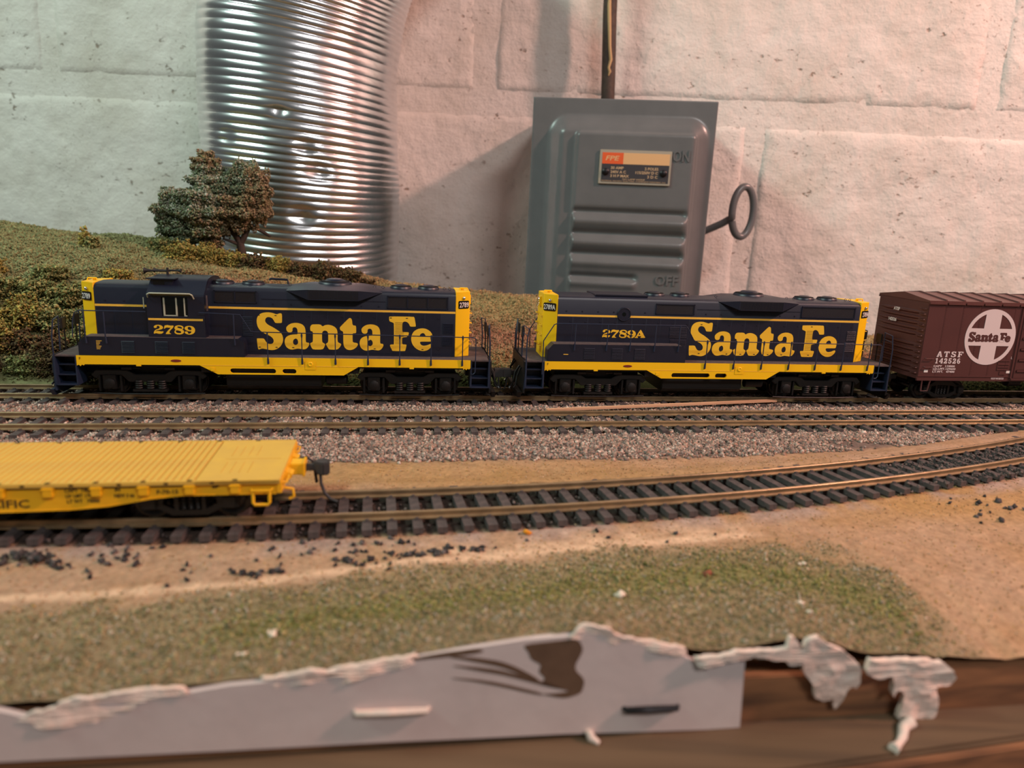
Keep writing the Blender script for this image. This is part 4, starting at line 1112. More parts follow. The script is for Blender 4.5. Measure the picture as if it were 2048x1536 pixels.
    xs = [1.8, 10.6, 32.8, 42.0]; out = [0, 3.3, 3.3, 0]
    vs = []
    for x, o in zip(xs, out):
        k = o/3.3
        vs += [(x, -HW-o, 46.1+.9*k), (x, -HW-o, 46.1-3.2*k), (x, -HW+1, 46.0-3.6*k), (x, HW-1, 46.0-3.6*k), (x, HW+o, 46.1-3.2*k), (x, HW+o, 46.1+.9*k), (x, HW-3, 47.3+1.3*k), (x, -HW+3, 47.3+1.3*k)]
    n = 8
    fs = [(k*n+j, k*n+(j+1) % n, (k+1)*n+(j+1) % n, (k+1)*n+j) for k in range(3) for j in range(n)] + [tuple(range(n)), tuple(range(4*n-1, 3*n-1, -1))]
    rd = rad.add(vs, fs).build('radiator_housing', N, root, smooth=20)
    for s in (-1, 1):
        y = s*(HW+3.3)
        MB().box(11.2, 32.2, min(y, y+s*.06), max(y, y+s*.06), 43.0, 46.9).build('shutter_recess', M['mesh'], rd)
        sh = MB(); x = 11.5
        while x < 32.0:
            sh.box(x, x+.22, min(y, y+s*.22), max(y, y+s*.22), 43.1, 46.8); x += .62
        sh.box(11, 32.4, min(y, y+s*.3), max(y, y+s*.3), 42.75, 43.05)
        sh.build('shutter', N, rd)
    for x in (-26.3, -13.6, 50.0, 62.2): fan(root, x, 47.5, 4.6)
    fan(root, 21.2, 48.7, 6.8, True)
    # dynamic brake fin and lifting rings
    if A: MB().tube([(-6.8, 0, 49.4), (-6.4, 0, 50.0), (.8, 0, 49.8), (1.2, 0, 48.0)], .5, 8).build('antenna', N, root)
    lr = MB()
    for x in (38.5, 42.2, 69.2, 71.6, 2.6):
        lr.tube([(x + .55*math.cos(a), -4.5, 48.1 + .55*math.sin(a)) for a in np.linspace(0, 2*math.pi, 12, endpoint=False)], .1, 5, closed=True)
    lr.build('lifting_ring', N, root)
    # yellow hood ends
    for e in (-1, 1):
        x0, xm, x1 = (74.0*e, 75.0*e, 80.6*e)
        xi = hx0 if e < 0 else hx1
        CH = 3.6
        P = [(xi, -HW), (xi + e*.4, -HW), (x1, -HW+CH), (x1, HW-CH), (xi + e*.4, HW), (xi, HW)]
        end = MB().prism(P, 18.3, 47.5, 'xy').build('hood_end', Yl, root, bevel=.9, seg=3, smooth=40)
        nrm = Vector((e*CH, -(abs(x1-xi)-.4), 0)).normalized()
        for s in (-1, 1):
            nv = Vector((nrm.x, nrm.y*(-s)*-1 if s < 0 else -nrm.y, 0)) if False else Vector((nrm.x, s*abs(nrm.y), 0))
            c = Vector(((xi + e*.4 + x1)/2 + e*.2, s*(HW-CH/2), 0))
            rz = math.atan2(nv.y, nv.x) + math.pi/2
            X = Matrix.Translation(c + nv*.05) @ Matrix.Rotation(rz, 4, 'Z')
            wv = 2.75 if A else 3.05
            nb = MB().box(-wv, wv, -.35, .2, 40.0, 43.5)
            nb.v = [tuple(X @ Vector(p)) for p in nb.v]
            bd = nb.build('number_board', M['board'], end, bevel=.25)
            words('board_number', '2789' if A else '2789A', 0, 40.65, -.42, 2.15, M['white'], bd, 'CENTER', width=4.9 if A else 5.6, xf=X, bold=.05)
            cl = MB().lathe(c + nv*.1 + Vector((0, 0, 44.7)), nv, [(0, .75), (.35, .7), (.6, .5), (.75, .1)], 14).build('class_light', M['chrome'], end)
            if e > 0 or s > 0 or not A:
                gi = MB()
                for z in (37.6, 33.2, 28.8, 23.6):
                    yb = s*(HW-CH-.6)
                    gi.tube([(x1 - e*.1, yb, z), (x1 + e*1.1, yb, z - .1), (x1 + e*1.1, yb - s*3.2, z - .1), (x1 - e*.1, yb - s*3.2, z)], .18, 6)
                gi.build('grab_iron', Yl, end)
        hl = MB()
        hl.box(min(x1 - e*.3, x1 + e*.9), max(x1 - e*.3, x1 + e*.9), -2.0, 2.0, 41.0, 45.6)
        h = hl.build('headlight', Yl, end, bevel=.3)
        for z in (42.2, 44.3):
            MB().lathe((x1 + e*.8, 0, z), (e, 0, 0), [(0, 1.0), (.5, 1.0), (.35, .7), (.3, .1)], 16).build('lens', M['chrome'], h)
        bell = MB().tube([(x1 - e*4.5, -2.4, 47.6), (x1 - e*4.3, -2.4, 48.5), (x1 - e*1.0, -2.4, 48.5), (x1 - e*.6, -2.4, 47.6)], .32, 8)
        bell.cyl((x1 - e*3.2, -1.6, 47.6), (x1 - e*3.2, -1.6, 48.6), .7, 10)
        bell.build('lifting_lug', Yl, end)
    # battery boxes with louvres, both sides
    for s in (-1, 1):
        ya, yb = sorted((s*HW, s*17.35))
        bb = MB().prism([(-79.6, 18.3), (-79.6, 23.4), (-77.2, 26.1), (-17.0, 26.1), (-15.2, 25.0), (-14.8, 23.4), (-14.8, 18.3)], ya, yb).build('battery_box', N, root, bevel=.15)
        MB().box(-77.0, -17.2, min(s*HW, s*17.2), max(s*HW, s*17.2), 26.05, 26.2).build('dusty_top', M['dust'], bb)
        for a in (-63.0, -50.0, -39.4): louver(bb, a, a+5.0, 19.5, 24.6, s*17.35, 9)
        if s < 0:
            if A:
                for k, w in enumerate((2.2, 1.5, 1.4, 1.0, 1.9, 1.6, 1.4)):
                    MB().box(-72.6, -72.6+w, -17.42, -17.35, 24.3 - k*.55, 24.5 - k*.55).build('data_line', M['stripe'], bb)
            else:
                MB().box(-72.4, -70.2, -17.42, -17.35, 21.4, 21.7).build('data_line', M['stripe'], bb)
    # side number
    if A:
        cab = bpy.data.objects.new('cab', None); COL.objects.link(cab); cab.parent = root
        x0, x1 = -52.5, -30.1
        roof = [(-16.5, 42.9), (-16.2, 44.0), (-10.5, 48.9), (-8.6, 49.9), (-4, 50.5), (0, 50.7), (4, 50.5), (8.6, 49.9), (10.5, 48.9), (16.2, 44.0), (16.5, 42.9)]
        MB().prism(roof + [(16.0, 42.9), (15.6, 43.6), (8.4, 49.3), (0, 50.0), (-8.4, 49.3), (-15.6, 43.6), (-16.0, 42.9)], x0, x1, 'yz').build('cab_roof', N, cab, smooth=30)
        for xa in (x0, x1-.7):
            MB().prism([(-16.4, 26.1), (-16.4, 43.0), (-10.3, 48.7), (-8.4, 49.6), (0, 50.3), (8.4, 49.6), (10.3, 48.7), (16.4, 43.0), (16.4, 26.1)], xa, xa+.7, 'yz').build('cab_end_wall', N, cab)
        for s in (-1, 1):
            y = s*16.5
            w = plate('cab_side', [[(x0, 26.0), (x1, 26.0), (x1, 43.2), (x0, 43.2)], [(-46.8, 35.0), (-36.6, 35.0), (-36.6, 43.0), (-46.8, 43.0)]], min(y, y-s*.7), max(y, y-s*.7), N, cab)
            MB().box(-46.9, -36.5, min(y-s*.9, y-s*.75), max(y-s*.9, y-s*.75), 34.9, 43.1).build('window_glass', M['glass'], w)
            wf = MB()
            for a, b, c, d in ((-46.2, -45.6, 35.2, 42.6), (-41.4, -40.8, 35.2, 42.6), (-38.2, -37.7, 35.2, 42.6), (-46.2, -40.8, 35.0, 35.4), (-38.2, -37.0, 35.0, 35.35)):
                wf.box(a, b, min(y-s*.6, y-s*.2), max(y-s*.6, y-s*.2), c, d)
            wf.build('window_frame', M['trim'], w)
            MB().box(-52.2, -30.9, min(y, y+s*.06), max(y, y+s*.06), 33.2, 34.05).build('stripe', M['stripe'], w)
            aw = MB().add([(-51.0, y, 43.4), (-34.2, y, 43.4), (-34.2, y+s*1.9, 44.2), (-51.0, y+s*1.9, 44.2), (-51.0, y, 43.7), (-34.2, y, 43.7), (-34.2, y+s*1.9, 44.5), (-51.0, y+s*1.9, 44.5)],
                          [(0, 1, 2, 3), (4, 7, 6, 5), (0, 3, 7, 4), (1, 5, 6, 2), (3, 2, 6, 7), (0, 4, 5, 1)]).build('sunshade', mat('sunshade_olive', lin(104, 98, 48), .6) if s < 0 else N, cab)
            MB().tube([(-51.8, y+s*.2, 42.6), (-51.4, y+s*1.9, 44.0), (-50.6, y+s*2.0, 44.5), (-35.0, y+s*2.0, 44.5), (-34.2, y+s*1.9, 44.0), (-34.0, y+s*.2, 42.3)], .3, 7).build('shade_rod', M['trim'], aw)
            if s < 0:
                for ch in '2789':
                    plate('digit', put(glyph(ch)), -16.62, -16.48, M['letter'], w)
        # small mirrors/wind deflectors at both cab corners
        MB().box(-54.0, -53.7, -15.9, -15.5, 37.9, 42.4).build('wind_deflector', M['trim'], cab)
        MB().box(-29.4, -29.0, -16.0, -15.4, 37.4, 43.8).build('wind_deflector', M['dust'], cab)
        v = MB().box(-51.8, -43.2, -12.2, -6.5, 46.4, 49.6); vt = v.build('roof_vent', N, cab, bevel=.2)
        MB().box(-53.2, -42.0, -13.6, -5.0, 49.6, 50.1).build('vent_lid', N, vt, bevel=.15)
        MB().box(-50.8, -46.4, -12.3, -12.15, 46.8, 49.4).build('vent_opening', M['board'], vt)
        hn = MB().cyl((-48.2, -1.5, 50.4), (-48.2, -1.5, 53.6), .5, 10)
        hn.lathe((-48.2, -1.5, 52.2), (-1, 0, 0), [(0, .45), (6.5, .45), (8.2, .75), (9.2, 1.3), (9.4, 1.2)], 12)
        hn.lathe((-48.2, 1.6, 52.2), (-1, 0, 0), [(0, .4), (4.5, .4), (5.8, .7), (6.4, 1.1), (6.5, 1.0)], 12)
        hn.lathe((-48.2, 0, 52.4), (1, 0, 0), [(0, .4), (3.5, .4), (4.4, .6), (5, 1.0), (5.1, .9)], 12)
        hn.box(-48.6, -47.8, -1.9, 2.0, 51.8, 52.6)
        hn.build('air_horn', M['mesh'], cab)
    else:
        for ch, x in (('2', 50.42 - 53.2), ('7', 46.37 - 49.2), ('8', 42.36 - 45.2), ('9', 38.33 - 41.35)):
            plate('digit', put(glyph(ch), dx=x), -HW-.13, -HW-.03, M['letter'], lh)
        x = -37.6
        plate('digit', put(glyph('A'), dx=x + 38.86 - .1, x0=0, dz=27.6, z0=28.44), -HW-.13, -HW-.03, M['letter'], lh)
        for o in [c for c in lh.children if c.name.startswith('digit')]:
            o.location = (0, 0, .9)
        for s in (-1, 1):
            ph = MB().lathe((-43.6, s*(HW-.2), 39.3), (0, s, 0), [(0, 3.3), (.45, 3.3), (.7, 3.15), (.75, 2.95), (.5, 2.85)], 28).build('porthole', N, root)
            MB().lathe((-43.6, s*(HW-.1), 39.3), (0, s, 0), [(0, 2.9), (.35, 2.88), (.42, .2)], 24).build('porthole_glass', M['glass'], ph)
        MB().box(-57, -32, -8.5, 8.5, 47.2, 47.9).build('roof_hatch', N, root, bevel=.15)
    # handrails and stanchions
    for s in (-1, 1):
        y = s*17.3; yr = s*18.1
        R = M['navy_step']
        if A:
            rails = [[(-81.0, 26.0), (-80.4, 33.0), (-79.4, 36.0), (-77.6, 36.8), (-52.6, 36.8)], [(-32.0, 36.9), (-15.8, 36.4), (-11.6, 29.3), (81.4, 28.5), (82.5, 28.1), (82.8, 27.2), (82.8, 13.0), (82.0, 12.1), (80.9, 12.1)]]
            high = [-76.2, -68.6, -18.4]
        else:
            rails = [[(-81.9, 12.4), (-81.9, 27.7), (-77.4, 35.0), (-76.0, 35.5), (-16.4, 35.7), (-15.4, 34.6), (-11.6, 28.7), (81.4, 28.4), (82.5, 28.0), (82.8, 27.2), (82.8, 13.0), (82.0, 12.1), (80.9, 12.1)]]
            high = [-67.6, -52.8, -41.9, -30.3, -18.9]
        for r in rails:
            MB().tube([(p[0], yr, p[1]) for p in r], .24, 6).build('handrail', R, root, smooth=60)
        for x in high:
            MB().tube([(x, yr, 36.4 if A else 35.6), (x, yr, 27), (x, y+s*.3, 24.6), (x, y+s*.2, 23.4)], [.3, .24, .4, .4], 6).build('stanchion', R, root)
        for x in (-5.2, 8.8, 22.6, 36.3, 49.8, 63.3, 77.0):
            MB().tube([(x, yr, 29.2), (x, yr, 28.0), (x, yr, 27.0), (x, yr, 19.0), (x, y+s*.55, 17.6), (x, y+s*.4, 15.9), (x, y+s*.2, 15.7)], [.3, .45, .24, .24, .42, .5, .3], 6).build('stanchion', R, root)
    # step wells, pilots, end rails, couplers
    for e in (-1, 1):
        X = lambda a: a*e
        def bx(m, a, b, c, d, f, g): m.box(min(X(a), X(b)), max(X(a), X(b)), c, d, f, g)
        p = MB(); bx(p, 89.2, 90.2, -16.8, 16.8, 3.2, 18.3)
        p.prism([(-15, 3.4), (15, 3.4), (11, 1.4), (-11, 1.4)], min(X(89.4), X(90.6)), max(X(89.4), X(90.6)), 'yz')
        pil = p.build('pilot', M['black'] if e > 0 or not A else M['navy_step'], root, bevel=.2)
        for s in (-1, 1):
            f = MB(); y0, y1 = sorted((s*9.0, s*17.4))
            bx(f, 80.7, 81.4, y0, y1, 5.6, 17.8); bx(f, 88.7, 89.4, y0, y1, 5.6, 18.3)
            bx(f, 80.7, 89.4, min(s*9.0, s*9.8), max(s*9.0, s*9.8), 5.6, 17.8)
            sw = f.build('step_well', M['navy_step'], root, bevel=.15)
            for z, w in ((5.6, 0), (9.6, 1.2), (13.6, 2.4)):
                t = MB(); ya, yb = sorted((s*10, s*(17.4 - w))); bx(t, 80.9, 89.2, ya, yb, z, z+.55)
                t.build('step_tread', M['navy_step'], sw, bevel=.1)
            pr = MB().tube([(X(89.6), s*17.0, 5.2), (X(89.2), s*17.2, 12), (X(89.2), s*17.2, 26), (X(88.4), s*16.8, 32.6), (X(89.6), s*9.5, 33.2), (X(90.0), s*9.5, 19.0)], .3, 6)
            pr.tube([(X(88.8), s*17.0, 29.5), (X(89.8), s*9.5, 29.8)], .2, 6)
            pr.build('end_handrail', M['navy_step'], root, smooth=60)
            ms = MB(); bx(ms, 88.9, 89.9, min(s*4.0, s*8.2), max(s*4.0, s*8.2), 27.6, 32.2)
            bx(ms, 89.2, 89.7, min(s*5.0, s*5.8), max(s*5.0, s*5.8), 18.3, 28)
            ms.build('mu_stand', M['mesh'], root, bevel=.25)
            MB().tube([(X(90.4), s*6.5, 14), (X(92.4), s*6.9, 11), (X(93.0), s*7.3, 7), (X(94.4), s*7.6, 4.4)], .5, 7).build('air_hose', M['black'], root, smooth=60)
            MB().lathe((X(94.4), s*7.6, 4.4), (e*.5, 0, -.8), [(0, .55), (.9, .7), (1.2, .5)], 8).build('hose_end', M['chrome'], root)
            MB().tube([(X(90.4), s*10.5, 14), (X(92.0), s*10.8, 10), (X(92.6), s*11.2, 6), (X(93.6), s*11.6, 4.8)], .4, 7).build('air_hose', M['black'], root, smooth=60)
        cp = MB(); bx(cp, 88, 94, -1.3, 1.3, 8.2, 10.4); bx(cp, 93.4, 97.4, -2.2, 2.0, 7.4, 11.2)
        cp.tube([(X(95.4), -2.0, 7.4), (X(95.6), -2.2, 4.0), (X(96.8), -2.4, 1.6)], .4, 6)
        cp.build('coupler', M['coupler'], root, bevel=.3)
        if e < 0 and A:
            MB().tube([(X(91), -5, 15.2), (X(95.0), -5, 15.4), (X(95.2), -5, 11.4), (X(92), -5, 11.2)], .3, 6).build('cut_lever', M['coupler'], root)
        MB().prism([(-17, 3.8), (17, 3.8), (15, 1.0), (-15, 1.0)], min(X(90.6), X(92.4)), max(X(90.6), X(92.4)), 'yz').build('snow_plow', M['navy_step'] if e < 0 and A else M['black'], root, bevel=.2)
    # fuel tank and reservoirs between the trucks
    MB().prism([(-13.5, 11.5), (-13.5, 5.5), (-11.5, 3.6), (11.5, 3.6), (13.5, 5.5), (13.5, 11.5)], -23.5, 16.0, 'yz').build('fuel_tank', M['black'], root, bevel=.3)
    for s in (-1, 1):
        MB().lathe((17.6, s*11.5, 8.0), (1, 0, 0), [(0, 1.0), (.6, 2.2), (9.0, 2.2), (9.6, 1.0)], 16).build('air_tank', M['black'], root)
    for x in (-54.3, 54.3): engine_truck(root, x)
    # side deck shade plate behind the skirts
    MB().box(-33, 32, -15.2, 15.2, 11.2, 14).build('underframe', M['black'], root)
    return root
locoA = locomotive(-101.0, 'A')
locoB = locomotive(93.8, 'B')

# ------------------------------------------------------------------ freight truck
def freight_truck(root, xc, r=4.75, wb=19.3, m=None):
    m = m or M['black']
    t = bpy.data.objects.new('truck', None); COL.objects.link(t); t.parent = root; t.location = (xc, 0, 0)
    h = wb/2
    for x in (-h, h): wheelset(t, x, r)
    for s in (-1, 1):
        y0, y1 = sorted((s*10.6, s*12.2))
        f = plate('side_frame', [[(-h-2.2, 6.6), (-h-1.6, 7.4), (-h+2, 7.6), (-4.5, 9.6), (4.5, 9.6), (h-2, 7.6), (h+1.6, 7.4), (h+2.2, 6.6), (h+2.2, 3.6), (h-2.2, 3.4), (4.4, 1.6), (-4.4, 1.6), (-h+2.2, 3.4), (-h-2.2, 3.6)],
                                 [(-6.6, 4.6), (-3.8, 3.2), (-3.8, 7.6), (-6.2, 7.0)], [(6.6, 4.6), (3.8, 3.2), (3.8, 7.6), (6.2, 7.0)], [(-2.8, 3.0), (2.8, 3.0), (2.8, 7.6), (-2.8, 7.6)]], y0, y1, m, t)
        sp = MB()
        for q in (-1.7, 0, 1.7):
            for k in range(5): sp.lathe((q, s*11.4, 3.0 + k*.9), (0, 0, 1), [(0, .6), (.25, .8), (.5, .8), (.8, .6)], 10)
        sp.build('spring', m, f, smooth=50)
        for x in (-h, h):
            j = MB().box(x-1.7, x+1.7, min(s*11.4, s*13.2), max(s*11.4, s*13.2), 3.6, 6.9)
            j.build('journal_box', m, f, bevel=.3)
    MB().box(-2.4, 2.4, -11, 11, 4.5, 8.6).build('bolster', m, t, bevel=.3)
    return t

# ------------------------------------------------------------------ boxcar
def slab(ch):
    """heavy slab letters on a 10 x 12 grid: list of loops"""
    G = {
     'A': [[(0,0),(3.8,0),(3.8,1.7),(3,1.7),(3.4,3.2),(6.6,3.2),(7,1.7),(6.2,1.7),(6.2,0),(10,0),(10,1.7),(9.3,1.7),(6.4,12),(3.6,12),(.7,1.7),(0,1.7)], [(3.9,5),(5,8.8),(6.1,5)]],
     'T': [[(2.8,0),(7.2,0),(7.2,1.7),(6.4,1.7),(6.4,10),(8,10),(8.4,8),(10,8),(9.8,12),(.2,12),(0,8),(1.6,8),(2,10),(3.6,10),(3.6,1.7),(2.8,1.7)]],
     'S': [[(.5,0),(2,0),(2.4,.7),(4,-.1),(6.5,-.1),(9,1.2),(9.6,3.6),(8.6,6),(6,7.2),(3.8,8),(3.4,9),(4.2,10.1),(6,10.1),(7.2,9.4),(7.6,8.2),(9,8.2),(9,12),(7.8,12),(7.2,11.4),(5.6,12.1),(3,12),(1,10.6),(.6,8.4),(1.6,6.4),(4,5.2),(6.2,4.2),(6.6,3),(5.8,1.8),(4,1.8),(2.4,2.8),(2,4.2),(.5,4.2)]],
     'F': [[(0,0),(5,0),(5,1.7),(4,1.7),(4,5),(6,5),(6,3.8),(7.4,3.8),(7.4,8),(6,8),(6,6.8),(4,6.8),(4,10.2),(7.8,10.2),(8.4,8.4),(9.8,8.4),(9.6,12),(0,12),(0,10.3),(1.1,10.3),(1.1,1.7),(0,1.7)]],
     '1': [[(1.6,0),(8.2,0),(8.2,1.7),(6.5,1.7),(6.5,12),(4,12),(1.4,10.4),(1.4,8.8),(3.5,9.4),(3.5,1.7),(1.6,1.7)]],
     '4': [[(4.2,0),(9.6,0),(9.6,1.6),(8.6,1.6),(8.6,3),(10,3),(10,4.8),(8.6,4.8),(8.6,12),(5.8,12),(0,5),(0,3),(5.6,3),(5.6,1.6),(4.2,1.6)], [(2.4,4.8),(5.6,8.8),(5.6,4.8)]],
     '2': [[(.4,0),(9.4,0),(9.6,4),(8,4),(7.4,2.4),(4,2.4),(7.6,5),(9.2,7.4),(8.8,10.2),(6.6,12),(3.4,12),(1,10.4),(.6,8),(2.4,7.2),(3.8,8.4),(4.2,10),(5.6,10),(6.2,8.6),(5.4,6.8),(.4,2)]],
     '5': [[(1,4.2),(.6,2),(2.6,.2),(5.6,-.1),(8.6,1.4),(9.6,4),(8.6,6.6),(6,7.6),(3.6,7.2),(3.8,9.6),(8.4,9.6),(8.8,12),(1.6,12),(1,5.4),(4.8,5.8),(6.4,4.6),(6.4,3),(5,1.8),(3.6,2.2),(3.4,3.8)]],
     '6': [[(8.6,10.4),(6.4,12),(3.6,11.6),(1,8.8),(.4,5),(1.4,1.6),(4,-.1),(7,.1),(9.2,2),(9.4,5),(7.8,7.2),(5.2,7.4),(3.6,6.6),(4.2,9),(5.6,10.2),(6.6,9.6)], [(3.6,4.2),(4.8,5.6),(6.2,5.2),(6.6,3.6),(5.8,2),(4.6,1.8),(3.8,2.6)]],
    }
    return G[ch]
def slab_text(body, x, z, y, w, h, gap, material, parent):
    for i, ch in enumerate(body):
        plate('letter', put(slab(ch), dx=x + i*(w+gap), dz=z, kx=w/10, kz=h/12), y-.08, y, material, parent)

def boxcar():
    root = thing('boxcar', 'brown boxcar with a white cross herald coupled behind the second locomotive', 'boxcar', on_track1(197.6), TH1)
    B = M['brown']; W = 18.4; LN = 142.0
    body = MB().box(0, LN, -W, W, 12.8, 49.6).build('body', B, root, bevel=.25)
    for x in (9.2, 18.6, 28.0, 37.4, 46.8):
        for s in (-1, 1): MB().box(x-.12, x+.12, min(s*W, s*(W+.07)), max(s*W, s*(W+.07)), 14, 48.6).build('panel_seam', B, body)
    rv = MB()
    for x in (9.2, 18.6, 28.0, 37.4):
        for k in range(26):
            rv.box(x+.35, x+.6, -W-.12, -W, 15 + k*1.28, 15.25 + k*1.28)
    rv.build('rivet_row', B, body)
    # roof with raised seams
    rf = MB().prism([(-W-.3, 49.3), (-W-.3, 50.2), (0, 52.7), (W+.3, 50.2), (W+.3, 49.3)], -.3, LN+.3, 'yz').build('roof', M['roofbrown'], root)
    x = 8.6
    while x < LN:
        for s in (-1, 1):
            MB().add([(x-.5, 0, 52.7), (x+.5, 0, 52.7), (x+.5, s*(W+.3), 50.2), (x-.5, s*(W+.3), 50.2), (x-.3, 0, 53.3), (x+.3, 0, 53.3), (x+.3, s*(W+.2), 50.9), (x-.3, s*(W+.2), 50.9)],
                     [(0, 1, 2, 3), (4, 7, 6, 5), (0, 3, 7, 4), (1, 5, 6, 2), (3, 2, 6, 7), (0, 4, 5, 1)]).build('roof_rib', M['roofbrown'], rf)
        x += 9.7
    for s in (-1, 1):
        x = -.2
        while x < LN - 5:
            MB().box(x, x+9.2, min(s*W, s*(W+.75)), max(s*W, s*(W+.75)), 48.4, 49.5).build('eave_panel', M['roofbrown'], rf, bevel=.15)
            x += 9.7
    # corrugated end
    for e, xe in ((-1, 0.0), (1, LN)):
        z = 15.2
        for k in range(12):
            zc = z + k*2.62
            if k == 6: continue
            n = 14
            prof = []
            m = MB(); vs = []
            for i in range(n+1):
                y = -W+.7 + (2*W-1.4)*i/n
                r = min(1, 4.5*min(i/n, 1-i/n) + .12)
                vs += [(xe + e*0, y, zc-1.0*r), (xe + e*1.0*r, y, zc-.35*r), (xe + e*1.0*r, y, zc+.35*r), (xe, y, zc+1.0*r)]
            fs = [(a*4+j, a*4+j+1, (a+1)*4+j+1, (a+1)*4+j) for a in range(n) for j in range(3)] + [(0, 1, 2, 3), (n*4, n*4+3, n*4+2, n*4+1)]
            m.add(vs, fs).build('end_rib', B, body, smooth=45)
        MB().box(min(xe, xe+e*.35), max(xe, xe+e*.35), -W, W, 12.2, 13.4).build('end_sill', B, body)
    lad = MB()
    for k in range(13):
        z = 15 + k*2.6
        lad.tube([(-.2, -W+.6, z), (-1.3, -W+.6, z), (-1.3, -W+4.2, z), (-.2, -W+4.2, z)], .16, 5)
    lad.build('ladder_rung', B, root)
    X = Matrix(((0, 1, 0, 0), (-1, 0, 0, 0), (0, 0, 1, 0), (0, 0, 0, 1)))      # text facing -x
    for bdy, z in (('ATSF', 43.2), ('142526', 37.6)):
        o = words('end_lettering', bdy, 0, z, 0, 1.5, M['print'], root, 'CENTER', width=4.6 if bdy == 'ATSF' else 6.0, bold=.08)
        o.rotation_euler = (0, 0, -math.pi/2); o.location = (-1.12, 2.5 if bdy == 'ATSF' else 4.5, 0)
    # side sill, grabs, sill step
    for s in (-1, 1):
        y = s*W
        MB().box(0, LN, min(y, y-s*1.0), max(y, y-s*1.0), 11.2, 13.4).build('side_sill', B, root, bevel=.1)
        MB().box(0, LN, min(y, y+s*.25), max(y, y+s*.25), 13.3, 13.6).build('sill_lip', B, root)
        for z in (22.4, 18.2):
            MB().tube([(2.4, y, z), (2.6, y+s*.9, z-.1), (6.6, y+s*.9, z-.1), (6.8, y, z)], .2, 6).build('grab_iron', M['roofbrown'], root)
        st = MB().tube([(3.2, y-s*.5, 11.6), (3.4, y-s*.5, 6.0), (6.8, y-s*.5, 6.0), (7.6, y-s*.5, 11.4)], .4, 6)
        st.build('sill_step', B, root)
        # door with its frame posts
        d = MB().box(51.6, 90.4, min(y, y+s*.8), max(y, y+s*.8), 13.0, 47.4).build('door', B, root, bevel=.2)
        for k in range(6):
            MB().box(52.6, 89.4, min(y+s*.7, y+s*1.25), max(y+s*.7, y+s*1.25), 16 + k*5.4, 17.4 + k*5.4).build('door_rib', B, d, bevel=.3)
        MB().box(50.4, 51.5, min(y, y+s*.5), max(y, y+s*.5), 12.4, 48.3).build('door_post', B, root)
        MB().box(50.4, 92.0, min(y, y+s*1.3), max(y, y+s*1.3), 12.0, 13.0).build('door_track', B, root)
    y = -W-.08
    # placard board and defect card slots left of the door
    pb = MB()
    for z in (21.4, 19.6, 18.2, 16.9): pb.box(42.6, 48.9, -W-.3, -W, z, z+.28)
    pb.box(42.4, 42.7, -W-.25, -W, 16.9, 21.6); pb.box(44.2, 47.4, -W-.25, -W, 14.6, 16.2)
    pb.build('tack_board', B, root)
    # herald
    cx, cz, Ro, Ri, hb = 35.5, 33.2, 13.7, 11.9, 4.25
    disc = [(cx + Ro*math.cos(a), cz + Ro*math.sin(a)) for a in np.linspace(0, 2*math.pi, 64, endpoint=False)]
    holes = []
    for qx, qz in ((1, 1), (-1, 1), (-1, -1), (1, -1)):
        a0 = math.asin(hb/Ri); a1 = math.acos(hb/Ri)
        arc = [(cx + qx*Ri*math.cos(a), cz + qz*Ri*math.sin(a)) for a in np.linspace(a0, a1, 14)]
        holes.append([(cx + qx*hb, cz + qz*hb)] + arc)
    her = plate('herald', [disc] + holes, y-.06, y+.06, M['print'], root)
    tag(her, 'white circled cross herald')
    x0, k = 23.9, 22.6/74.9
    for ch, dx in (('S', 0), ('a', 0), ('n', 0), ('t', 0), ('a', 31.75), ('F', 0), ('e', 0)):
        plate('letter', put(glyph(ch, 1, -.55), dx=x0 + dx*k, x0=-10.9, kx=k, dz=30.95, z0=20.5, kz=.285), y-.12, y-.02, B, her)
    slab_text('ATSF', 8.4, 23.1, y, 2.9, 2.75, .85, M['print'], root)
    slab_text('142526', 7.9, 19.9, y, 1.95, 2.6, .42, M['print'], root)
    for body, z, w in (('CAPY   110000', 18.1, 11.6), ('LD.LMT.129600', 16.75, 12.2), ('LT.WT.   47400', 15.35, 11.9)):
        words('small_print', body, 7.6, z, y, .95, M['print'], root, width=w, bold=.04)
    for x in (3.0, 48.0): MB().box(x, x+2.0, -W-.14, -W, 15.4, 16.6).build('paint_patch', M['white'], root)
    words('small_print', 'ROOF WATERTEX', 40.4, 12.2, -W-.05, .9, M['print'], root, width=7.0, bold=.03)
    words('small_print', 'L', 49.2, 22.6, y, 1.2, M['print'], root)
    MB().box(6, LN-6, -4, 4, 8.6, 12.8).build('centre_sill', M['black'], root)
    MB().lathe((60, -6, 8.6), (1, 0, 0), [(0, .8), (.5, 2.4), (7.5, 2.4), (8, .8)], 14).build('brake_reservoir', M['black'], root)
    cp = MB().box(-4.2, 2, -1.3, 1.3, 8.3, 10.6).box(-6.0, -3.6, -2.0, 1.8, 7.6, 11.0)
    cp.tube([(-4.6, -2, 7.6), (-4.8, -2.2, 4), (-5.6, -2.4, 1.8)], .4, 6)
    cp.build('coupler', M['coupler'], root, bevel=.3)
    freight_truck(root, 20.0); freight_truck(root, LN-20.0)
    return root
boxcar()

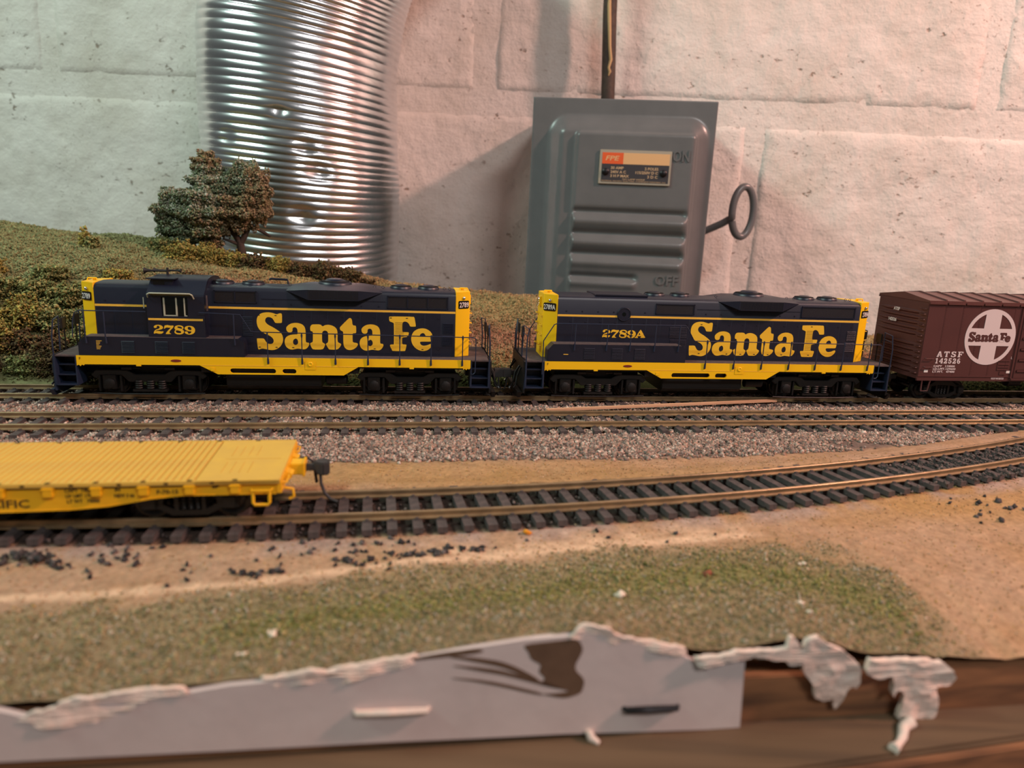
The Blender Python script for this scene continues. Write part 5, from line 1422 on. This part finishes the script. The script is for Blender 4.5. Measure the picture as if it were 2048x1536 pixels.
# ------------------------------------------------------------------ yellow flatcar on the siding
def flatcar():
    TH = math.radians(9.9)
    root = thing('flatcar', 'empty yellow flatcar with a planked deck on the curved siding', 'flatcar', (-60.6, 186.0, 0), TH)
    Fm = M['flat']; Z = 12.5; HWd = 16.9; LN = 172.0
    MB().box(-20.4, 0, -HWd, HWd, Z-1.1, Z).build('deck_end_plate', M['deck'], root, bevel=.15)
    wl = MB()
    for q in (-15.6, -13.4, -11.2, -9.0):
        for s in (-1, 1): wl.box(q, q+.14, min(s*2.5, s*11), max(s*2.5, s*11), Z, Z+.12)
    wl.box(-16.5, -2, -.2, .2, Z, Z+.1)
    wl.build('weld_bead', M['deck'], root)
    bd = MB().box(-.76, .76, -HWd+.5, HWd-.5, -1.0, 0).build('deck_board', M['deck'], root, bevel=.18, seg=1)
    x = -21.5; i = 0
    while x > -LN+20:
        loc = (x, random.uniform(-.1, .1), Z + random.uniform(-.06, .02))
        if i == 0: bd.location = loc
        else: inst(bd, root, loc)
        x -= 1.74; i += 1
    MB().box(-LN, -LN+20, -HWd, HWd, Z-1.1, Z).build('deck_end_plate', M['deck'], root, bevel=.15)
    MB().box(-LN+19.8, -20.3, -HWd+.8, HWd-.8, Z-1.6, Z-.95).build('subfloor', M['ink'], root)
    pocket = None
    for s in (-1, 1):
        y = s*HWd
        MB().box(-LN, 0, min(y, y-s*.9), max(y, y-s*.9), Z-1.0, Z+.05).build('deck_edge', M['deck'], root, bevel=.12)
        belly = [(-1.0, Z-1.0), (-1.0, 8.3), (-24, 8.3), (-31, 7.6), (-41, 5.9), (-50, 5.2), (-86, 4.6), (-122, 5.2), (-131, 5.9), (-141, 7.6), (-148, 8.3), (-LN+1, 8.3), (-LN+1, Z-1.0)]
        sl = MB().prism(belly, min(y-s*1.9, y-s*1.1), max(y-s*1.9, y-s*1.1)).build('side_sill', Fm, root)
        MB().tube([(p[0], y-s*1.2, p[1]+.2) for p in belly[1:-1]], .28, 5).build('sill_flange', Fm, sl)
        x = -10.9
        while x > -LN+8:
            if pocket is None:
                pk = MB().box(-1.15, 1.15, -.75, .75, -1.25, 1.25)
                pk.box(-1.5, 1.5, -.85, .6, .55, 1.0)
                pocket = pk.build('stake_pocket', Fm, root, bevel=.15)
                MB().box(-.6, .6, -.5, .5, 1.2, 2.25).build('pocket_hole', M['ink'], pocket)
                pocket.location = (x, y-s*.55, Z-2.2); hole = pocket.children[0]
            else:
                p = inst(pocket, root, (x, y-s*.55, Z-2.2), (0, 0, 0 if s < 0 else math.pi)); inst(hole, p, (0, 0, 0))
            x -= 10.75
        for k in range(14):
            xx = -16.3 - k*10.75
            MB().box(xx-.5, xx+.5, min(y+s*.02, y-s*.4), max(y+s*.02, y-s*.4), Z-.75, Z-.2).build('nail_plate', M['ink'], root)
        # corner stirrup
        MB().tube([(-6.6, y+s*.1, 9.4), (-6.6, y+s*.2, 6.6), (-6.2, y+s*.2, 6.0), (-3.0, y+s*.2, 6.0), (-2.6, y+s*.2, 6.6), (-2.6, y+s*.1, 9.4)], .42, 7).build('sill_step', Fm, root, smooth=60)
        MB().tube([(-7.2, y-s*.8, 9.9), (-7.0, y+s*.5, 9.9), (-2.2, y+s*.5, 9.9), (-2.0, y-s*.8, 9.9)], .28, 6).build('grab_iron', Fm, root, smooth=60)
    y = -HWd + 1.05
    words('lettering', 'SOUTHERN PACIFIC', -58.6, 6.2, y, 2.0, M['ink'], root, 'RIGHT', width=34, bold=.05)
    for body, x, z, h, w in (('CAPY  140000', -50.6, 9.9, .9, 7.4), ('LD LMT 170000', -50.4, 8.5, .9, 7.6), ('LT WT   70000', -50.2, 7.1, .9, 7.4), ('NEW 3 66', -39.4, 8.3, .9, 4.6), ('F-70-15', -29.6, 9.0, 1.0, 5.0), ('IN', -39.2, 9.9, .8, 1.2), ('SP', -16.6, 10.2, .7, 1.8)):
        words('lettering', body, x, z, y, h, M['ink'], root, width=w, bold=.04)
    # end beam, coupler pocket
    es = MB().box(-1.0, .3, -HWd+.6, HWd-.6, 8.6, Z-.2)
    es.build('end_sill', Fm, root, bevel=.2)
    for s in (-1, 1):
        MB().prism([(0, 11.6), (2.0, 10.8), (1.6, 9.6), (0, 8.8)], min(s*4.6, s*8.2), max(s*4.6, s*8.2)).build('end_gusset', Fm, root, bevel=.15)
        MB().tube([(.2, s*9.5, 11.2), (1.3, s*9.8, 11.0), (1.3, s*14.4, 11.0), (.2, s*14.7, 11.2)], .28, 6).build('end_grab_iron', Fm, root, smooth=60)
    pk = MB().box(0, 4.2, -2.5, 2.5, 8.4, 11.6); pk.box(3.7, 4.5, -3.0, 3.0, 8.0, 12.0)
    pk.build('coupler_pocket', Fm, root, bevel=.25)
    MB().tube([(.4, -12.2, 8.6), (2.6, -12.6, 8.4), (2.8, -12.8, 6.4), (1.6, -12.8, 5.8)], .42, 7).build('uncoupling_lever', Fm, root, smooth=60)
    cp = MB().box(4.0, 7.4, -1.1, 1.1, 9.0, 10.8); cp.prism([(6.4, 0), (7.4, 2.2), (9.2, 2.6), (10.8, 1.6), (11.0, -1.8), (9.2, -2.4), (7.2, -1.4)], 8.0, 11.6, 'xy')
    cp.build('coupler', M['coupler'], root, bevel=.35)
    MB().tube([(8.4, -1.2, 8.4), (8.6, -1.6, 5.6), (9.6, -2.2, 3.0), (11.2, -3.0, 1.4), (13.2, -3.6, .8)], .45, 8).build('trip_pin', M['coupler'], root, smooth=60)
    MB().tube([(2, 3.2, 11.0), (4.2, 3.4, 11.6), (6.0, 3.2, 10.4), (6.6, 3.0, 7.4), (7.0, 2.8, 4.2)], .45, 8).build('air_hose', M['black'], root, smooth=60)
    MB().box(-LN+4, -4, -4.5, 4.5, 7.0, 11.2).build('centre_sill', M['black'], root)
    freight_truck(root, -23.0); freight_truck(root, -LN+23.0)
    return root
flatcar()
for o in WH.values(): bpy.data.objects.remove(o)
# ------------------------------------------------------------------ foliage
def clump_points(C, R, n, shell=.35):
    d = RNG.normal(size=(n, 3)); d /= np.linalg.norm(d, axis=1)[:, None]
    r = 1 - np.abs(RNG.normal(scale=shell, size=(n, 1))).clip(0, .9)
    lump = 1 + .22*np.sin(d[:, :1]*7 + C[0]) * np.sin(d[:, 1:2]*6 + C[1]) + .18*np.sin(d[:, 2:]*9 + C[2])
    return np.asarray(C) + d*r*lump*np.asarray(R)

def bush(loc, R, palette, label, group, n=900, size=.75, name='foam_bush', w=None):
    C = np.array([0, 0, R[2]*.55])
    P = clump_points(C, R, n, .30)
    P = P[P[:, 2] > -2.5]
    c = pick(palette, len(P), .2, w)
    V, T, Cc = scatter(P, RNG.uniform(.55, 1.3, len(P))*size, c, TET_V, TET_F, .35, .5)
    o = np_mesh(name, V, T, M['foam'], cols=Cc)
    o.location = loc
    return tag(o, label, 'bush', group)

GREEN = [(128, 132, 84), (104, 110, 72), (146, 144, 92), (112, 112, 68), (158, 148, 98)]
BROWN = [(108, 86, 62), (88, 70, 52), (126, 102, 70), (100, 92, 58), (76, 64, 48)]
YELLOW = [(172, 156, 84), (150, 140, 78), (136, 126, 72), (160, 138, 82)]
def at_hill(x, y): return (x, y, float(hill_z(np.array([x]), np.array([y]))[0]) - .5)

# the overgrown bank behind the first locomotive: place by rows from the track up
rows = [(6, 15, (11, 6, 9)), (16, 13, (12, 7, 9)), (27, 12, (12, 8, 8.5)), (40, 10, (12, 9, 7.5)), (56, 6, (10, 8, 6))]
k = 0
names = {0: 'at the foot of the bank', 1: 'low on the bank', 2: 'halfway up the bank', 3: 'near the top of the bank', 4: 'at the edge of the upper field'}
cols = {'green': GREEN, 'brown': BROWN, 'yellow green': YELLOW}
for r, (dy, n, R) in enumerate(rows):
    xs = np.linspace(-292 + r*4, -112 - (4-r)*4 if r else -120, n)
    for j, x in enumerate(xs):
        if r == 0 and x > -196: 
            if j % 2: continue
        x = float(x + random.uniform(-4, 4))
        y = float(hill_base(np.array([x]))[0]) + dy + random.uniform(-2, 2)
        kind = random.choices(['green', 'brown', 'yellow green'], [(.3, .6, .1), (.4, .5, .1), (.5, .3, .2), (.6, .15, .25), (.55, .1, .35)][r])[0]
        s = random.uniform(.75, 1.15)
        nth = ['leftmost', '2nd', '3rd', '4th', '5th', '6th', '7th', '8th', '9th', '10th', '11th', '12th', '13th', '14th', '15th', '16th'][j]
        bush(at_hill(x, y), (R[0]*s, R[1]*s, R[2]*s*random.uniform(.8, 1.2)), cols[kind],
             f'{kind} foam bush {names[r]}, {nth} from the left' if j else f'{kind} foam bush {names[r]}, leftmost in its row', 'foam bushes on the bank', n=int(1700*s), size=.70)
# shrubs along the crest under the tree and towards the duct
crest = [(-222, 452, 8, 'green'), (-205, 440, 9, 'yellow green'), (-192, 446, 9, 'yellow green'), (-178, 450, 8, 'yellow green'), (-163, 448, 8, 'brown'), (-150, 450, 7, 'yellow green'), (-137, 452, 7, 'brown'), (-122, 455, 9, 'brown'), (-108, 458, 8, 'brown'), (-97, 462, 5, 'brown')]
for j, (x, y, r, kind) in enumerate(crest):
    where = ['left of the tree', 'left of the tree, second in the row', 'just left of the tree', 'at the foot of the tree trunk', 'just right of the tree', 'right of the tree in front of the duct', 'below the middle of the duct', 'with upright tip below the right half of the duct', 'below the right edge of the duct', 'rightmost on the crest, past the duct'][j]
    bush(at_hill(x, y), (r*1.2, r*1.0, r*.85), cols[kind], f'{kind} foam shrub on the crest {where}', 'foam shrubs along the crest', n=1500, size=.62)
for j, (x, y, R, kind, lab) in enumerate(((-258, 430, (3.4, 2.6, 8), 'yellow green', 'tall yellow green weed standing on the upper field'), (-251, 425, (4, 3.5, 5.5), 'green', 'low green weed beside the tall weed on the upper field'), (-10, 352, (9, 4, 4), 'green', 'low green tuft between the two locomotives'), (6, 356, (8, 4, 5), 'green', 'second low green tuft in the gap between the locomotives'))):
    bush(at_hill(x, y), R, cols[kind], lab, 'weeds', n=500, size=.7, name='weed_tuft')

# ------------------------------------------------------------------ model tree
tx, ty = -175.0, 458.0
tz = at_hill(tx, ty)[2]
tr = thing('model_tree', 'leaning dusty green and brown model tree on the hill before the duct', 'tree', (tx, ty, tz))
MB().tube([(1.5, 0, -2), (.8, 0, 4), (-.6, 0, 10), (-1.2, 0, 15), (-4, 0, 19), (-10, 0, 25), (-16, 0, 33)], [3.8, 3.2, 2.6, 2.4, 1.9, 1.6, 1.2], 9).build('trunk', M['bark'], tr, smooth=60)
for P, R in (([(-1.0, 0, 14), (1.6, 0, 18), (4.5, -1, 23), (6, -2, 32)], [2.2, 2.0, 1.6, 1.0]), ([(-1.2, -.5, 13), (-6, -2, 15), (-11, -3, 16.5)], [1.3, 1.0, .6]), ([(5, 1, 25), (12, 2, 22), (17.5, 2, 19)], [1.0, 1.1, .9]), ([(-10, 0, 25), (-24, -2, 30), (-34, -2, 34)], [1.4, 1.0, .7])):
    MB().tube(P, R, 8).build('branch', M['bark'], tr, smooth=60)
DUSTY = [(146, 152, 128), (120, 132, 98), (158, 158, 140), (104, 118, 88), (134, 128, 100), (172, 170, 154)]
DARKG = [(104, 116, 90), (120, 128, 102), (90, 100, 78), (136, 134, 110)]
WARM = [(152, 130, 102), (134, 120, 90), (164, 144, 118), (120, 110, 82), (140, 134, 96)]
for C, R, pal, n in (((-38, 0, 33), (15, 13, 14), DUSTY, 3000), ((-44, 1, 24), (10, 10, 10), DARKG, 1500), ((-33, -3, 18), (11, 9, 8), DARKG, 1400), ((-19, -8, 35), (15, 11, 15), DUSTY, 3200), ((-18, -4, 26), (13, 12, 10), WARM, 1700),
                     ((-20, 2, 51), (13, 10, 10), DUSTY, 2000), ((-21, 2, 62), (8, 7, 6.5), WARM, 1000), ((3, 3, 50), (12, 11, 13), DUSTY, 2300), ((10, 0, 45), (10, 10, 15), WARM, 1900), ((2, -3, 35), (15, 12, 12), WARM, 2500), ((-2, 1, 43), (16, 13, 14), DARKG, 2200),
                     ((-17, -3, 13), (6.5, 5, 7), WARM, 700), ((-17, -2, 4), (6.5, 5, 6), WARM, 600), ((13, 1, 36), (6, 7, 9), WARM, 800)):
    n = int(n*2.6)
    P = clump_points(np.array(C, float), np.array(R)*.96, n, .16)
    V, T, Cc = scatter(P, RNG.uniform(.5, 1.25, n)*.66, pick(pal, n, .14), TET_V, TET_F, .35, .5)
    np_mesh('foliage_clump', V, T, M['foam'], cols=Cc, parent=tr)

# ------------------------------------------------------------------ millimetres -> metres
S = Matrix.Scale(MM, 4)
for me in bpy.data.meshes: me.transform(S)
for o in bpy.data.objects:
    if o.type in {'LIGHT', 'CAMERA'}: continue
    o.location = o.location * MM
